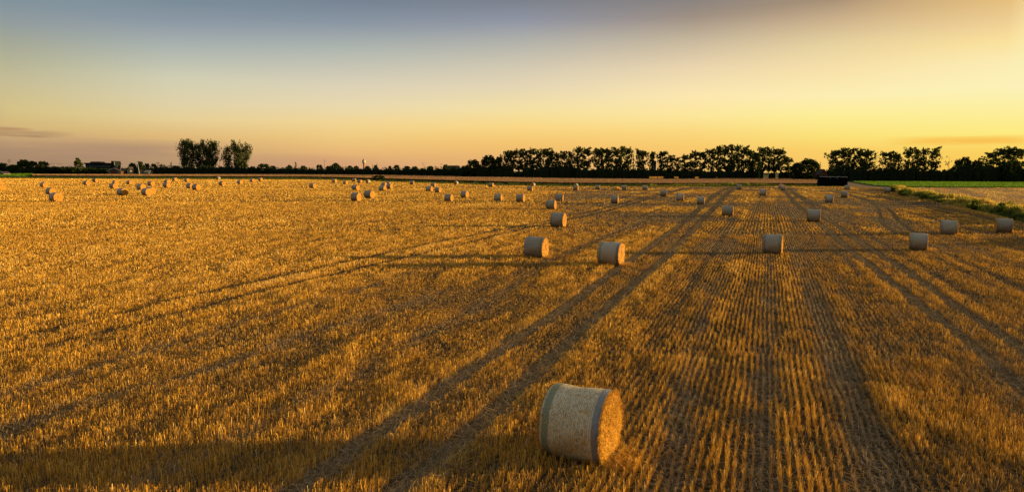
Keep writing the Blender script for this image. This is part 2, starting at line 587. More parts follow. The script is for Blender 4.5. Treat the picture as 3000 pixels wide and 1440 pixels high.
def field_props(x, y):
    """For points of the stubble field: (height factor, density factor, tint shift)."""
    u = x * ca - y * sa
    v = x * sa + y * ca
    h = np.ones(len(x))
    dn = np.ones(len(x))
    t = np.zeros(len(x))
    t -= 0.13 * smooth01((40 - y) / 26.0)  # foreground shade painted in: straw tint darkens towards the camera
    h *= 1 + 0.12 * smooth01((30 - y) / 15.0)
    # uneven growth, drawn out along the rows
    n1 = fbm(u / 1.6, v / 9.0, 3)
    n2 = fbm(u / 7.0, v / 26.0, 11)
    n3 = fbm(x / 0.9, y / 0.9, 21)
    h *= 0.72 + 0.56 * n1
    n4 = smooth01((fbm(u / 0.5, v / 1.1, 23) - 0.28) * 2.2)
    dn *= 0.62 + 0.62 * n4
    h *= 0.80 + 0.32 * n4
    t += 0.16 * (n4 - 0.5)
    t += (n1 - 0.5) * 0.22 + (n2 - 0.5) * 0.30
    # the right-hand half: combed shorter and browner, with bare patches
    side = smooth01((x + 6.0 - 0.04 * y + 8 * (fbm(x / 25, y / 25, 5) - 0.5)) / 16.0)
    far = smooth01((y - 45) / 40.0)
    p = fbm(x / 10.0, y / 14.0, 31)
    bare = smooth01((p - 0.44) * 6) * side * (0.15 + 0.85 * far)
    h *= 1 - 0.50 * bare
    dn *= 1 - 0.40 * bare - 0.12 * side
    t -= 0.10 * side + 0.34 * bare
    # bundles of rows that stand out, brighter or balder than their neighbours
    st1 = vnoise(u / 0.62, v / 45.0, 201)
    st2 = vnoise(u / 2.4, v / 60.0, 207)
    amt = 0.25 + 0.75 * side
    t += amt * (0.38 * (st1 - 0.5) + 0.26 * (st2 - 0.5))
    h *= 1 + amt * (0.30 * (st1 - 0.5) + 0.20 * (st2 - 0.5))
    thin = smooth01((0.22 - st1) * 8) * side
    dn *= 1 - 0.40 * thin
    h *= 1 - 0.30 * thin
    t -= 0.15 * thin
    # turning strip that crosses the rows, and a few taller bright tufts beside it
    cr = dist_poly(CROSS, x, y)
    g = np.exp(-(cr / 0.22) ** 2)
    t += 0.34 * g
    h *= 1 - 0.30 * g
    for cx, cy, rx in GOLD:
        g = np.exp(-(((x - cx) ** 2 + ((y - cy) / 1.6) ** 2) / rx ** 2))
        t += 0.18 * g
        h *= 1 + 0.20 * g
        dn *= 1 + 0.3 * g
    # flattened crossing strip ahead of the first bales
    q = fbm(x / 3.0, y / 3.0, 77)
    strip = np.exp(-((y - 47 - 0.10 * x + 4 * (q - 0.5)) / 5.0) ** 2) * smooth01((x - 8) / 6)
    h *= 1 - 0.55 * strip
    t -= 0.16 * strip
    # two storm-laid patches
    for cx, cy, rr in [(at(1480, 1000).x, at(1480, 1000).y, 2.2), (at(1440, 900).x, at(1440, 900).y, 3.0), (at(1330, 860).x, at(1330, 860).y, 3.5)]:
        g = np.exp(-((x - cx) ** 2 * 0.5 + (y - cy) ** 2) / rr ** 2)
        h *= 1 - 0.45 * g
        t -= 0.10 * g
    for li, ln in enumerate(LANES):
        d = dist_poly(ln, x, y) + 0.75 * (n3 - 0.5)
        g = np.exp(-(d / 0.26) ** 2) * smooth01((fbm(v / 3.0, u / 0.8, 19 + li) - 0.25) * 3) * (1.0 if li < 3 else 0.55)
        h *= 1 - 0.40 * g
        dn *= 1 + 0.05 * g
        t -= 0.62 * g * rng.uniform(0.2, 1.2, len(x))
    keep = np.ones(len(x), bool)
    for ln in RUTS:
        d = dist_poly(ln, x, y) + 0.08 * (fbm(x / 0.3, y / 0.3, 41) - 0.5)
        keep &= d > 0.22 + 0.0028 * y
        g = np.exp(-(d / (0.36 + 0.008 * y)) ** 2)
        h *= 1 - (0.04 + 0.36 * smooth01((y - 25) / 40)) * g
        t -= 0.08 * g
    for ln in THIN:
        d = dist_poly(ln, x, y) + 0.14 * (fbm(x / 0.3, y / 0.3, 43) - 0.5)
        keep &= d > 0.09 + 0.0023 * y
        g = np.exp(-(d / (0.20 + 0.0062 * y)) ** 2)
        h *= 1 - 0.42 * g
        t -= 0.12 * g
    return h, dn, t, keep


def blades(px_, py_, z0, hgt, wid, tilt, ang=None, tiltdir=None):
    """Upright thin quads: arrays -> n x 4 x 3."""
    n = len(px_)
    if ang is None:
        ang = rng.uniform(0, math.pi, n)
    if tiltdir is None:
        tiltdir = rng.uniform(0, 2 * math.pi, n)
    wx, wy = np.cos(ang) * wid * 0.5, np.sin(ang) * wid * 0.5
    tx, ty = np.cos(tiltdir) * np.sin(tilt) * hgt, np.sin(tiltdir) * np.sin(tilt) * hgt
    tz = np.cos(tilt) * hgt
    V = np.empty((n, 4, 3), np.float32)
    V[:, 0] = np.stack([px_ - wx, py_ - wy, z0], 1)
    V[:, 1] = np.stack([px_ + wx, py_ + wy, z0], 1)
    V[:, 2] = np.stack([px_ + wx * 0.8 + tx, py_ + wy * 0.8 + ty, z0 + tz], 1)
    V[:, 3] = np.stack([px_ - wx * 0.8 + tx, py_ - wy * 0.8 + ty, z0 + tz], 1)
    return V


BALE_FOOT = []          # filled below, so that no straw stands through a bale

# bale: photo column and row of its centre, height in photo pixels, turn, label
BALES = [
    (-1, 536, 13.7, 24, 'round bale cut off by the picture edge, upper of a close pair'),
    (2, 548.5, 17, 24, 'round bale cut off by the picture edge, lower of a close pair'),
    (129, 541, 16.3, 24, 'lone small round bale just beyond the touching pair below the conifer side'),
    (149, 560, 21, 24, 'round bale half hidden behind the largest bale of the golden side'),
    (164, 577, 30, 24, 'largest round bale on the golden side, straw spiral dark at its centre'),
    (254, 536, 14, 24, 'round bale below the long glass building, grey wrap, lower of two'),
    (279, 528, 12, 14, 'round bale below the long glass building, higher, touching the dark crop edge'),
    (338, 534, 13, 24, 'round bale below the white gabled house, upper of the touching pair'),
    (333, 544.5, 17, 24, 'round bale below the white gabled house, lower of the touching pair'),
    (379, 534, 12.5, 20, 'round bale with the lower half of its straw face in shade'),
    (359, 561.5, 23, 24, 'round bale standing alone in front of the touching pair under the gabled house'),
    (413, 547.5, 19, 20, 'round bale with wide grey wrap above the overlapping two near the leaning white pole'),
    (430, 562, 28, 24, 'big round bale, front one of two overlapping below the leaning white pole'),
    (441, 558, 22, 24, 'round bale almost hidden behind the big front one below the leaning pole'),
    (443, 537.5, 15, 24, 'round bale above the overlapping two, directly under the mast with crossbar'),
    (490, 532.5, 13, 20, 'round bale, upper of two lined up below the slim pointed tree'),
    (489, 542, 16, 20, 'round bale, lower of two lined up below the slim pointed tree'),
    (512, 525.5, 11, 24, 'tiny round bale against the dark crop edge beside the poplar copse'),
    (548, 527.5, 11, 24, 'tiny round bale under the first poplars of the copse'),
    (557, 544.5, 17, 22, 'round bale behind of a touching pair below the poplar copse'),
    (575, 548, 19, 22, 'round bale in front of a touching pair below the poplar copse'),
    (640, 522, 10, -60, 'tiny bale turned so its pale wrap glows, below the poplar copse gap'),
    (651, 537, 14.5, 26, 'round bale just below the tiny glowing one under the copse'),
    (703, 533, 12.5, 22, 'round bale below the last broad poplar of the copse'),
    (739, 528, 13, 26, 'round bale, lower of two small ones past the end of the copse'),
    (763, 525.5, 11, 22, 'round bale, higher of two small ones past the end of the copse'),
    (916, 543.5, 16, 20, 'solitary round bale below the thumb shaped tree on the skyline'),
    (980, 530, 12, 20, 'small round bale below the wide dark skyline tree, first of five in a loose line'),
    (1012, 535, 12, 20, 'small round bale, second of five in a loose line towards the dark bush'),
    (1038, 527.5, 11, 5, 'small bale showing mostly grey wrap and a thin lit end below the water tower'),
    (1054, 531, 12, 20, 'small round bale directly beside the mostly grey one below the water tower'),
    (1078.5, 531, 11, -60, 'small glowing side-on bale, last of the loose line before the dark bush'),
    (1042, 549, 17, 22, 'round bale alone under the loose line, above the two large ones'),
    (1043, 576.5, 25, 22, 'large round bale below the water tower, lower one of two close neighbours'),
    (1082, 569, 24, 22, 'large round bale below the water tower, upper one of two close neighbours'),
    (1125, 540, 13, 20, 'round bale at the back of a cluster of four under the dark bush, grey'),
    (1138, 538, 12, 14, 'round bale peeping out at the back of the cluster under the dark bush'),
    (1121, 551.5, 17.5, 20, 'front bale of the cluster of four under the dark bush'),
    (1141, 545.5, 15.5, 18, 'side bale of the cluster of four under the dark bush'),
    (1207, 535, 12, 5, 'solitary small bale at the crop edge past the dark bush, thin lit end'),
    (1270, 541, 13, 18, 'back bale of the triangle of three, nearest to the crop'.replace('nearest', 'next')),
    (1258, 552.5, 17, 18, 'upper front bale of the triangle of three'),
    (1283, 556, 17, 20, 'lower front bale of the triangle of three'),
    (1315, 578.5, 23, 20, 'round bale in front of the triangle of three, long shadow beside it'),
    (1361, 569, 20.5, 22, 'round bale standing between the triangle of three and the brown patch'),
    (1336, 535.5, 12, -68, 'dark round face at the crop edge with a glowing crescent of wrap'),
    (1439, 541.5, 13, 18, 'small bale at the crop edge below the first dense round tree pair'),
    (1460, 578, 22.5, 12, 'bale with bulging lit end, first of three in a spaced row'),
    (1525, 580, 24, 14, 'bale in the middle of three in a spaced row before the brown patch'),
    (1553, 552, 15.5, 14, 'small bale standing in front of a pale glowing one at the crop edge'),
    (1561, 540.5, 12, -60, 'pale glowing side-on bale at the crop edge, behind a grey one'),
    (1639, 579, 23, 12, 'bale with a torn strip of net hanging from its wrap'),
    (1615, 599, 28, 16, 'bale in front of the one with torn net'),
    (1636, 643, 42, 23, 'middle-sized bale between the torn-net group and the two big bales'),
    (1687, 550, 15, 14, 'small bale hiding the lower half of a dark round one at the crop edge'),
    (1687, 543, 12.5, -66, 'dark round-faced bale with pale rim peeping above another at the crop edge'),
    (1751, 549, 14, 14, 'small bale before the heap of pale loose straw'),
    (1828, 549, 15, 9, 'small bale directly beside the heap of pale loose straw'),
    (1889, 549, 14, 6, 'small grey bale below the dead snag in the tree row'),
    (1801, 583.5, 24, 16, 'lone bale over the dark brown patch with a narrow lit end'),
    (1944, 565.5, 19.5, 12, 'highest of three bales stepping down towards the wheel ruts'),
    (1993, 578, 22.5, 16, 'middle of three bales stepping down towards the wheel ruts'),
    (2053, 587, 23, 16, 'lowest of three bales stepping down, standing beside the wheel ruts'),
    (2165, 547.5, 14.5, 14, 'small bale beside the far end of the central wheel ruts'),
    (2132, 618, 32, 18, 'bale standing alone just past the central wheel ruts, narrow lit end'),
    (2235, 564, 20.5, 18, 'bale alone between the two pairs of wheel ruts, tapering wrap'),
    (2294, 550.5, 16.5, 20, 'small bale covering a second one where the far wheel ruts start'),
    (2289, 546, 14, 78, 'pale round face behind a small bale where the far wheel ruts start'),
    (2383, 631, 37, 22, 'large bale standing on the far pair of wheel ruts'),
    (2429, 582, 23.5, 22, 'bale in front of the black stack, lowest of three'),
    (2474, 569, 21, 26, 'bale in front of the black stack, middle of three'),
    (2482, 549, 16, 24, 'bale touching the end of the black stack, highest of three'),
    (2599, 557, 18, 22, 'bale at the start of the weedy bank beside a small dark bush'),
    (2265, 714.5, 58, 25, 'large grey bale between the wheel ruts with a sliver of lit end'),
    (2690, 706, 53, 28, 'shaded bale with fringed end, lowest of three near the weedy bank'),
    (2779, 665.5, 45, 26, 'shaded bale in the middle of three near the weedy bank'),
    (2940, 660, 44.5, 28, 'shaded bale closest to the weedy bank of three'),
    (1571, 723, 63, 23, 'big bale with blue left band and green right band by the central wheel ruts'.replace('left', 'far').replace('right', 'near')),
    (1790, 742.5, 70, 23, 'big bale with green far band and blue lit-end band beside the central wheel ruts'),
    (1700, 1235, 214, 26, 'very large bale close up with green and blue bands and glowing straw face'),
]
BR, BL = 0.70, 1.25
bale_place = []
for (bx, by, bh, yaw, lab) in BALES:
    p = at(bx, by, BR)
    pred = BR * 2 * FPX / p.y
    s = min(1.12, max(0.94, bh / pred))
    p = at(bx, by, BR * s)
    bale_place.append((p.x, p.y, s, yaw, lab))
    BALE_FOOT.append((p.x, p.y, s, yaw))


def off_bales(x, y, grow=0.0):
    k = np.ones(len(x), bool)
    for (bx, by, s, yaw) in BALE_FOOT:
        c_, s_ = math.cos(R(-yaw)), math.sin(R(-yaw))
        dx, dy = x - bx, y - by
        a, b = dx * c_ + dy * s_, -dx * s_ + dy * c_
        k &= ~((np.abs(a) < 0.63 * s + grow) & (np.abs(b) < 0.42 * s + grow))
    return k


# ------------------------------------------------------------------ stubble
BANDS = [  # near, far, row spacing, spacing along, stalks, stalk width, spread
    (9, 20, 0.155, 0.05, 6, 0.0075, 0.020),
    (20, 35, 0.155, 0.075, 5, 0.0105, 0.024),
    (35, 60, 0.155, 0.14, 5, 0.017, 0.030),
    (60, 110, 0.31, 0.24, 4, 0.034, 0.08),
    (110, 200, 0.56, 0.56, 4, 0.075, 0.22),
    (200, 430, 1.1, 1.1, 4, 0.16, 0.5),
]
VV, TT = [], []
VLx, TLx = [], []
for (za, zb, rs, asp, ns, wd, spr) in BANDS:
    # rows run along v; cover the camera's fan of view with a margin
    umin, umax = 1e9, -1e9
    vmin, vmax = 1e9, -1e9
    for Y in (za, zb):
        for X in (-0.86 * Y - 5, 0.86 * Y + 5):
            uu, vv_ = X * ca - Y * sa, X * sa + Y * ca
            umin, umax = min(umin, uu), max(umax, uu)
            vmin, vmax = min(vmin, vv_), max(vmax, vv_)
    us = np.arange(umin, umax, rs)
    vs = np.arange(vmin, vmax, asp)
    for u0 in np.array_split(us, max(1, len(us) // 400)):
        gu, gv = np.meshgrid(u0, vs, indexing='ij')
        gu, gv = gu.ravel(), gv.ravel()
        gu = gu + rng.normal(0, rs * 0.085, len(gu)) + 0.14 * (fbm(gv / 9.0, gu * 0 + 3.3, 51) - 0.5) + 0.06 * (vnoise(gv / 0.9, np.round(gu / rs) * 7.7, 53) - 0.5)
        gv = gv + rng.uniform(-0.5, 0.5, len(gv)) * asp
        X, Y = gu * ca + gv * sa, -gu * sa + gv * ca
        k = (Y >= za) & (Y < zb) & (np.abs(X) < 0.80 * Y + 4)
        X, Y = X[k], Y[k]
        if not len(X):
            continue
        k = inside(fieldpoly, X, Y)
        X, Y = X[k], Y[k]
        if not len(X):
            continue
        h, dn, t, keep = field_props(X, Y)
        gap = vnoise(X / 0.16, Y / 0.16, 301)
        k = keep & (rng.random(len(X)) < dn * (0.62 + 0.85 * gap)) & off_bales(X, Y)
        X, Y, h, t = X[k], Y[k], h[k], t[k]
        h = h * rng.uniform(0.6, 1.3, len(h))
        for s_ in range(ns):
            n_ = len(X)
            j1 = rng.normal(0, spr * (0.55 if zb <= 110 else 1.0), n_)
            j2 = rng.normal(0, spr * 1.8, n_)
            xx = X + j1 * ca + j2 * sa
            yy = Y - j1 * sa + j2 * ca
            hh = 0.165 * h * rng.uniform(0.7, 1.12, n_)
            ww = wd * rng.uniform(0.7, 1.4, n_)
            tilt = np.abs(rng.normal(0, 0.20, n_))
            VV.append(blades(xx, yy, np.zeros(n_), hh, ww, tilt))
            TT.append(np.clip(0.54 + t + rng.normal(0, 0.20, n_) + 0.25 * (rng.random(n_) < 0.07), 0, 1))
    # loose straw lying between the rows
    nl = {9: 80000, 20: 80000, 35: 70000, 60: 50000, 110: 25000, 200: 0}[za]
    if nl:
        Y = np.sqrt(rng.uniform(za ** 2, zb ** 2, nl * 2))
        X = rng.uniform(-1, 1, nl * 2) * (0.80 * Y + 2)
        k = inside(fieldpoly, X, Y) & off_bales(X, Y)
        X, Y = X[k][:nl], Y[k][:nl]
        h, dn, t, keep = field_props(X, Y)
        lane = np.full(len(X), 9.0)
        for ln in LANES + RUTS:
            lane = np.minimum(lane, dist_poly(ln, X, Y))
        k = rng.random(len(X)) < (0.35 + 0.65 * np.exp(-(lane / 0.6) ** 2))
        X, Y, t, lane, h = X[k], Y[k], t[k], lane[k], h[k]
        n_ = len(X)
        ln_ = rng.uniform(0.10, 0.32, n_) * (1 + za / 90.0)
        V = blades(X, Y, rng.uniform(0.01, 0.12, n_) * np.clip(h, 0.3, 1), ln_, wd * rng.uniform(0.7, 1.2, n_), rng.uniform(1.15, 1.6, n_))
        VLx.append(V)
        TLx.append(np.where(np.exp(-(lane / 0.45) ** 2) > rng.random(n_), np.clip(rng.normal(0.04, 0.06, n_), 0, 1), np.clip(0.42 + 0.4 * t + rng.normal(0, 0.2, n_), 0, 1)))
# ridges of pushed-aside straw on the near rut
rut = RUTS[0]
for rut, off_, cnt in ((RUTS[0], -0.36, 4200), (RUTS[0], 0.0, 9000), (RUTS[1], 0.0, 8000), (RUTS[1], 0.36, 3000), (RUTS[2], 0.0, 5000), (RUTS[4], 0.0, 5000)):
    seg = [(a, b) for a, b in zip(rut[:-1], rut[1:]) if b.y > 0 and min(a.y, b.y) < 70]
    ls = np.array([(b - a).length / max(6.0, 0.5 * (a.y + b.y)) for a, b in seg])
    pick = rng.choice(len(seg), cnt, p=ls / ls.sum())
    A = np.array([[a.x, a.y] for a, b in seg])[pick]
    B = np.array([[b.x, b.y] for a, b in seg])[pick]
    tt = rng.random(cnt)[:, None]
    P = A + (B - A) * tt
    D = (B - A) / np.linalg.norm(B - A, axis=1)[:, None]
    nn = np.stack([D[:, 1], -D[:, 0]], 1)
    P = P + nn * (off_ + rng.normal(0, 0.10 if off_ else 0.16, cnt))[:, None]
    sc = np.clip(P[:, 1] / 16.0, 0.8, 3)
    if off_:
        kk = fbm(P[:, 0] / 0.7, P[:, 1] / 0.7, 401) > 0.50
        P, D, sc = P[kk], D[kk], sc[kk]
        cnt = len(P)
    td = np.arctan2(D[:, 1], D[:, 0]) + rng.normal(0, 0.6, cnt)
    V = blades(P[:, 0], P[:, 1], rng.uniform(0.0, 0.16 if off_ else 0.03, cnt), rng.uniform(0.12, 0.34, cnt), 0.006 * sc, rng.uniform(1.2, 1.62, cnt), tiltdir=td)
    VLx.append(V)
    TLx.append(np.clip((0.60 if off_ else 0.16) + rng.normal(0, 0.14, cnt), 0, 1))
V = np.concatenate(VV)
T = np.concatenate(TT)
print('stubble quads', len(V))
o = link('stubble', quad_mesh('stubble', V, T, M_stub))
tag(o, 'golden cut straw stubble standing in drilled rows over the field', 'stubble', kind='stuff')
V = np.concatenate(VLx)
V[:, :, 2] = np.maximum(V[:, :, 2], 0.004)
o = link('loose_straw', quad_mesh('loose_straw', V, np.concatenate(TLx), M_stub))
tag(o, 'loose straw lying between the stubble rows and in the wheel ruts', 'straw', kind='stuff')
del V, T, VV, TT


# ------------------------------------------------------------------ bales
def straw_face_mat():
    m, n, l = new_mat('bale_straw')
    tc = n.new('ShaderNodeTexCoord')
    nz = n.new('ShaderNodeTexNoise')
    nz.inputs['Scale'].default_value = 16
    nz.inputs['Detail'].default_value = 8
    l.new(tc.outputs['Object'], nz.inputs['Vector'])
    w = n.new('ShaderNodeTexWave')
    w.wave_type = 'RINGS'
    w.rings_direction = 'X'
    w.inputs['Scale'].default_value = 5.0
    w.inputs['Distortion'].default_value = 7.0
    w.inputs['Detail'].default_value = 4.0
    w.inputs['Detail Scale'].default_value = 2.2
    l.new(tc.outputs['Object'], w.inputs['Vector'])
    a = n.new('ShaderNodeMath')
    a.operation = 'MULTIPLY_ADD'
    l.new(w.outputs['Fac'], a.inputs[0])
    a.inputs[1].default_value = 0.25
    l.new(nz.outputs[0], a.inputs[2])
    r = ramp_node(n, [(0.42, (0.09, 0.035, 0.006)), (0.58, (0.42, 0.18, 0.022)), (0.82, (0.68, 0.34, 0.05))])
    l.new(a.outputs[0], r.inputs[0])
    p = n.new('ShaderNodeBsdfPrincipled')
    p.inputs['Roughness'].default_value = 0.85
    l.new(r.outputs[0], p.inputs['Base Color'])
    b = n.new('ShaderNodeBump')
    b.inputs['Strength'].default_value = 0.8
    b.inputs['Distance'].default_value = 0.03
    l.new(a.outputs[0], b.inputs['Height'])
    l.new(b.outputs[0], p.inputs['Normal'])
    return out_of(m, n, l, p.outputs[0])


def wrap_mat(name, tintc, straw=(0.30, 0.20, 0.10), cover=0.62):
    """Net wrap: pale threads wound round the bale, straw showing through."""
    m, n, l = new_mat(name)
    tc = n.new('ShaderNodeTexCoord')
    w = n.new('ShaderNodeTexWave')
    w.bands_direction = 'X'
    w.inputs['Scale'].default_value = 8.0
    w.inputs['Distortion'].default_value = 0.7
    w.inputs['Detail'].default_value = 2.0
    l.new(tc.outputs['Object'], w.inputs['Vector'])
    nz = n.new('ShaderNodeTexNoise')
    nz.inputs['Scale'].default_value = 34
    nz.inputs['Detail'].default_value = 4
    l.new(tc.outputs['Object'], nz.inputs['Vector'])
    nb = n.new('ShaderNodeTexNoise')
    nb.inputs['Scale'].default_value = 3.0
    nb.inputs['Detail'].default_value = 5
    l.new(tc.outputs['Object'], nb.inputs['Vector'])
    s1 = n.new('ShaderNodeMath')
    s1.operation = 'MULTIPLY_ADD'
    l.new(w.outputs['Fac'], s1.inputs[0])
    s1.inputs[1].default_value = 0.26
    s1.inputs[2].default_value = cover - 0.35
    s2 = n.new('ShaderNodeMath')
    s2.operation = 'MULTIPLY_ADD'
    l.new(nz.outputs[0], s2.inputs[0])
    s2.inputs[1].default_value = 1.1
    l.new(s1.outputs[0], s2.inputs[2])
    s3 = n.new('ShaderNodeMath')
    s3.operation = 'MULTIPLY_ADD'
    s3.use_clamp = True
    l.new(nb.outputs[0], s3.inputs[0])
    s3.inputs[1].default_value = 0.35
    s4 = n.new('ShaderNodeMath')
    s4.operation = 'SUBTRACT'
    l.new(s2.outputs[0], s4.inputs[0])
    s4.inputs[1].default_value = 0.42
    l.new(s4.outputs[0], s3.inputs[2])
    mx = n.new('ShaderNodeMix')
    mx.data_type = 'RGBA'
    l.new(s3.outputs[0], mx.inputs[0])
    mx.inputs[6].default_value = (*straw, 1)
    mx.inputs[7].default_value = (*tintc, 1)
    p = n.new('ShaderNodeBsdfPrincipled')
    p.inputs['Roughness'].default_value = 0.5
    oi = n.new('ShaderNodeObjectInfo')
    vr = n.new('ShaderNodeMapRange')
    l.new(oi.outputs['Random'], vr.inputs[0])
    vr.inputs[3].default_value = 0.72
    vr.inputs[4].default_value = 1.15
    hs = n.new('ShaderNodeHueSaturation')
    l.new(mx.outputs[2], hs.inputs['Color'])
    l.new(vr.outputs[0], hs.inputs['Value'])
    l.new(hs.outputs[0], p.inputs['Base Color'])
    b = n.new('ShaderNodeBump')
    b.inputs['Strength'].default_value = 0.8
    b.inputs['Distance'].default_value = 0.012
    l.new(s2.outputs[0], b.inputs['Height'])
    l.new(b.outputs[0], p.inputs['Normal'])
    return out_of(m, n, l, p.outputs[0])


M_straw = straw_face_mat()
M_net = wrap_mat('net_wrap', (0.44, 0.40, 0.31), straw=(0.18, 0.115, 0.035), cover=0.58)
M_net_near = wrap_mat('near_net_wrap', (0.80, 0.72, 0.50), straw=(0.30, 0.185, 0.05), cover=0.58)  # paler net and straw colours, for the near bale only
M_blue = wrap_mat('blue_net', (0.19, 0.25, 0.33), cover=0.58)
M_green = wrap_mat('green_net', (0.27, 0.34, 0.21), straw=(0.2, 0.13, 0.05), cover=0.55)
M_net_torn = mat_noise('loose_net', (0.55, 0.62, 0.7), (0.7, 0.75, 0.8), 8, 0.6)


def bale_radius(x, ang, seed, sag=1.0):
    """Radius of a bale at place x along its axis and angle ang."""
    e = abs(x) / (BL / 2)
    r = BR * (1 - 0.045 * max(0.0, (e - 0.80) / 0.20) ** 2)
    r += 0.010 * math.sin(3 * ang + seed) + 0.006 * math.sin(7 * ang + 2.1 * seed + 4 * x) + 0.006 * math.sin(9 * x + seed)
    r += 0.016 * math.sin(2 * ang + 1.3 + seed * 0.7) + 0.006 * math.sin(5 * ang + 5 * x + seed) + 0.007 * math.sin(4.3 * x + 2 * ang + seed * 1.7)
    c_ = -math.sin(ang)                      # +1 at the bottom
    if c_ > 0.88:
        r -= 0.045 * sag * (c_ - 0.88) / 0.12
    return r


def bale_shell(x0, x1, nx, na, seed, lift, wav=0.0):
    vs, fs = [], []
    for i in range(nx + 1):
        x = x0 + (x1 - x0) * i / nx
        for k in range(na):
            a = 2 * math.pi * k / na
            r = bale_radius(x, a, seed) + lift
            xw = wav * (math.sin(3 * a + seed) + 0.6 * math.sin(8 * a + 2 * seed + i * 1.3) + 0.5 * math.sin(19 * a + 3 * i))
            vs.append((x + xw, r * math.cos(a), r * math.sin(a)))
    for i in range(nx):
        for k in range(na):
            k2 = (k + 1) % na
            fs.append((i * na + k, i * na + k2, (i + 1) * na + k2, (i + 1) * na + k))
    return vs, fs


def make_bale(seed, na=40, nr=8, strands=500, blue='pos', fine=False):
    """A round bale lying on its side; its axis runs along local x; origin on the ground."""
    rnd = random.Random(seed)
    root = empty('round_bale')
    up = (0, 0, BR - 0.03)
    # packed straw: side and two end faces
    vs, fs = bale_shell(-BL / 2, BL / 2, 6, na, seed, 0.0)
    base = len(vs)
    for sgn in (-1, 1):
        prev = None
        for j in range(nr):
            f = 1 - (j + 1) / (nr + 0.35)
            ring = []
            for k in range(na):
                a = 2 * math.pi * k / na
                r = bale_radius(sgn * BL / 2, a, seed) * f
                bulge = 0.035 * (1 - f ** 2) - 0.03 * math.exp(-(f / 0.12) ** 2) + rnd.uniform(-0.012, 0.012)
                vs.append((sgn * (BL / 2 + bulge), r * math.cos(a), r * math.sin(a)))
                ring.append(len(vs) - 1)
            outer = prev if prev else ([k for k in range(na)] if sgn < 0 else [6 * na + k for k in range(na)])
            for k in range(na):
                k2 = (k + 1) % na
                q = (outer[k], outer[k2], ring[k2], ring[k])
                fs.append(q if sgn > 0 else q[::-1])
            prev = ring
        fs.append(tuple(prev) if sgn > 0 else tuple(prev[::-1]))
    core_vs, core_fs = vs, fs
    # net round the side
    vs, fs = bale_shell(-BL / 2 + 0.02, BL / 2 - 0.02, 40 if fine else 12, na, seed, 0.006, 0.003)
    me = bpy.data.meshes.new('net_wrap')
    me.from_pydata(vs, [], fs)
    me.materials.append(M_net_near if fine else M_net)
    for p in me.polygons:
        p.use_smooth = True
    me.update()
    link('net_wrap', me, root, up)
    for c_, lab, x0, x1 in ((M_blue, 'blue net band by the lit straw face', BL / 2 - 0.155, BL / 2 - 0.035), (M_green, 'green net band at the shaded end', -BL / 2 + 0.075, -BL / 2 + 0.215)):
        if blue == 'neg':
            x0, x1 = -x1, -x0
        vs, fs = bale_shell(x0, x1, 4, na, seed, 0.0105, 0.005)
        me = bpy.data.meshes.new('edge_band')
        me.from_pydata(vs, [], fs)
        me.materials.append(c_)
        for p in me.polygons:
            p.use_smooth = True
        me.update()
        e = link('edge_band', me, root, up)
        e['label'] = 'blue net band round one edge' if c_ is M_blue else 'green net band round one edge'
    # straw ends poking out of both faces and round their rims
    g = np.random.default_rng(seed)
    n_ = strands
    rr = BR * 0.985 * np.sqrt(g.uniform(0.0, 1.0, n_))
    aa = g.uniform(0, 2 * math.pi, n_)
    sg = np.where(g.random(n_) < 0.75, 1.0, -1.0)
    ln_ = g.uniform(0.05, 0.22, n_)
    wd = g.uniform(0.004, 0.008, n_) * (0.9 if fine else 2.6)
    P = np.stack([sg * (BL / 2 + 0.035 * (1 - (rr / BR) ** 2) + 0.004), rr * np.cos(aa), rr * np.sin(aa)], 1)
    tang = np.stack([np.zeros(n_), -np.sin(aa), np.cos(aa)], 1)
    tang = tang + g.normal(0, 0.7, (n_, 3)) * np.array([0, 1, 1])
    tang[:, 0] = sg * np.abs(g.normal(0, 0.22, n_)) / 1.0
    tang /= np.linalg.norm(tang, axis=1)[:, None]
    wv = np.cross(tang, np.stack([sg, g.normal(0, 0.4, n_), g.normal(0, 0.4, n_)], 1))
    wv /= np.linalg.norm(wv, axis=1)[:, None]
    A, B = P - tang * ln_[:, None] * 0.3, P + tang * ln_[:, None] * 0.7
    A[:, 0] = sg * np.maximum(np.abs(A[:, 0]), BL / 2 + 0.012)
    wv = wv * wd[:, None] * 0.5
    keep_ = vnoise(rr * np.cos(aa) / 0.07, rr * np.sin(aa) / 0.05 + 40, seed) > 0.36
    V1 = np.stack([A - wv, A + wv, B + wv * 0.7, B - wv * 0.7], 1)[keep_]
    nf = strands // 4                      # frayed rim
    aa = g.uniform(0, 2 * math.pi, nf)
    sg = np.where(g.random(nf) < 0.7, 1.0, -1.0)
    rr = BR * g.uniform(0.955, 0.985, nf)
    P = np.stack([sg * (BL / 2 - 0.012), rr * np.cos(aa), rr * np.sin(aa)], 1)
    d = np.stack([sg * g.uniform(0.1, 1.0, nf), np.cos(aa) * 0.7 + g.normal(0, 0.7, nf), np.sin(aa) * 0.7 + g.normal(0, 0.7, nf)], 1)
    d /= np.linalg.norm(d, axis=1)[:, None]
    B = P + d * g.uniform(0.04, 0.13, nf)[:, None]
    wv = np.cross(d, g.normal(0, 1, (nf, 3)))
    wv /= np.linalg.norm(wv, axis=1)[:, None]
    wv *= 0.003 * (1 if fine else 2.6)
    V2 = np.stack([P - wv, P + wv, B + wv, B - wv], 1)
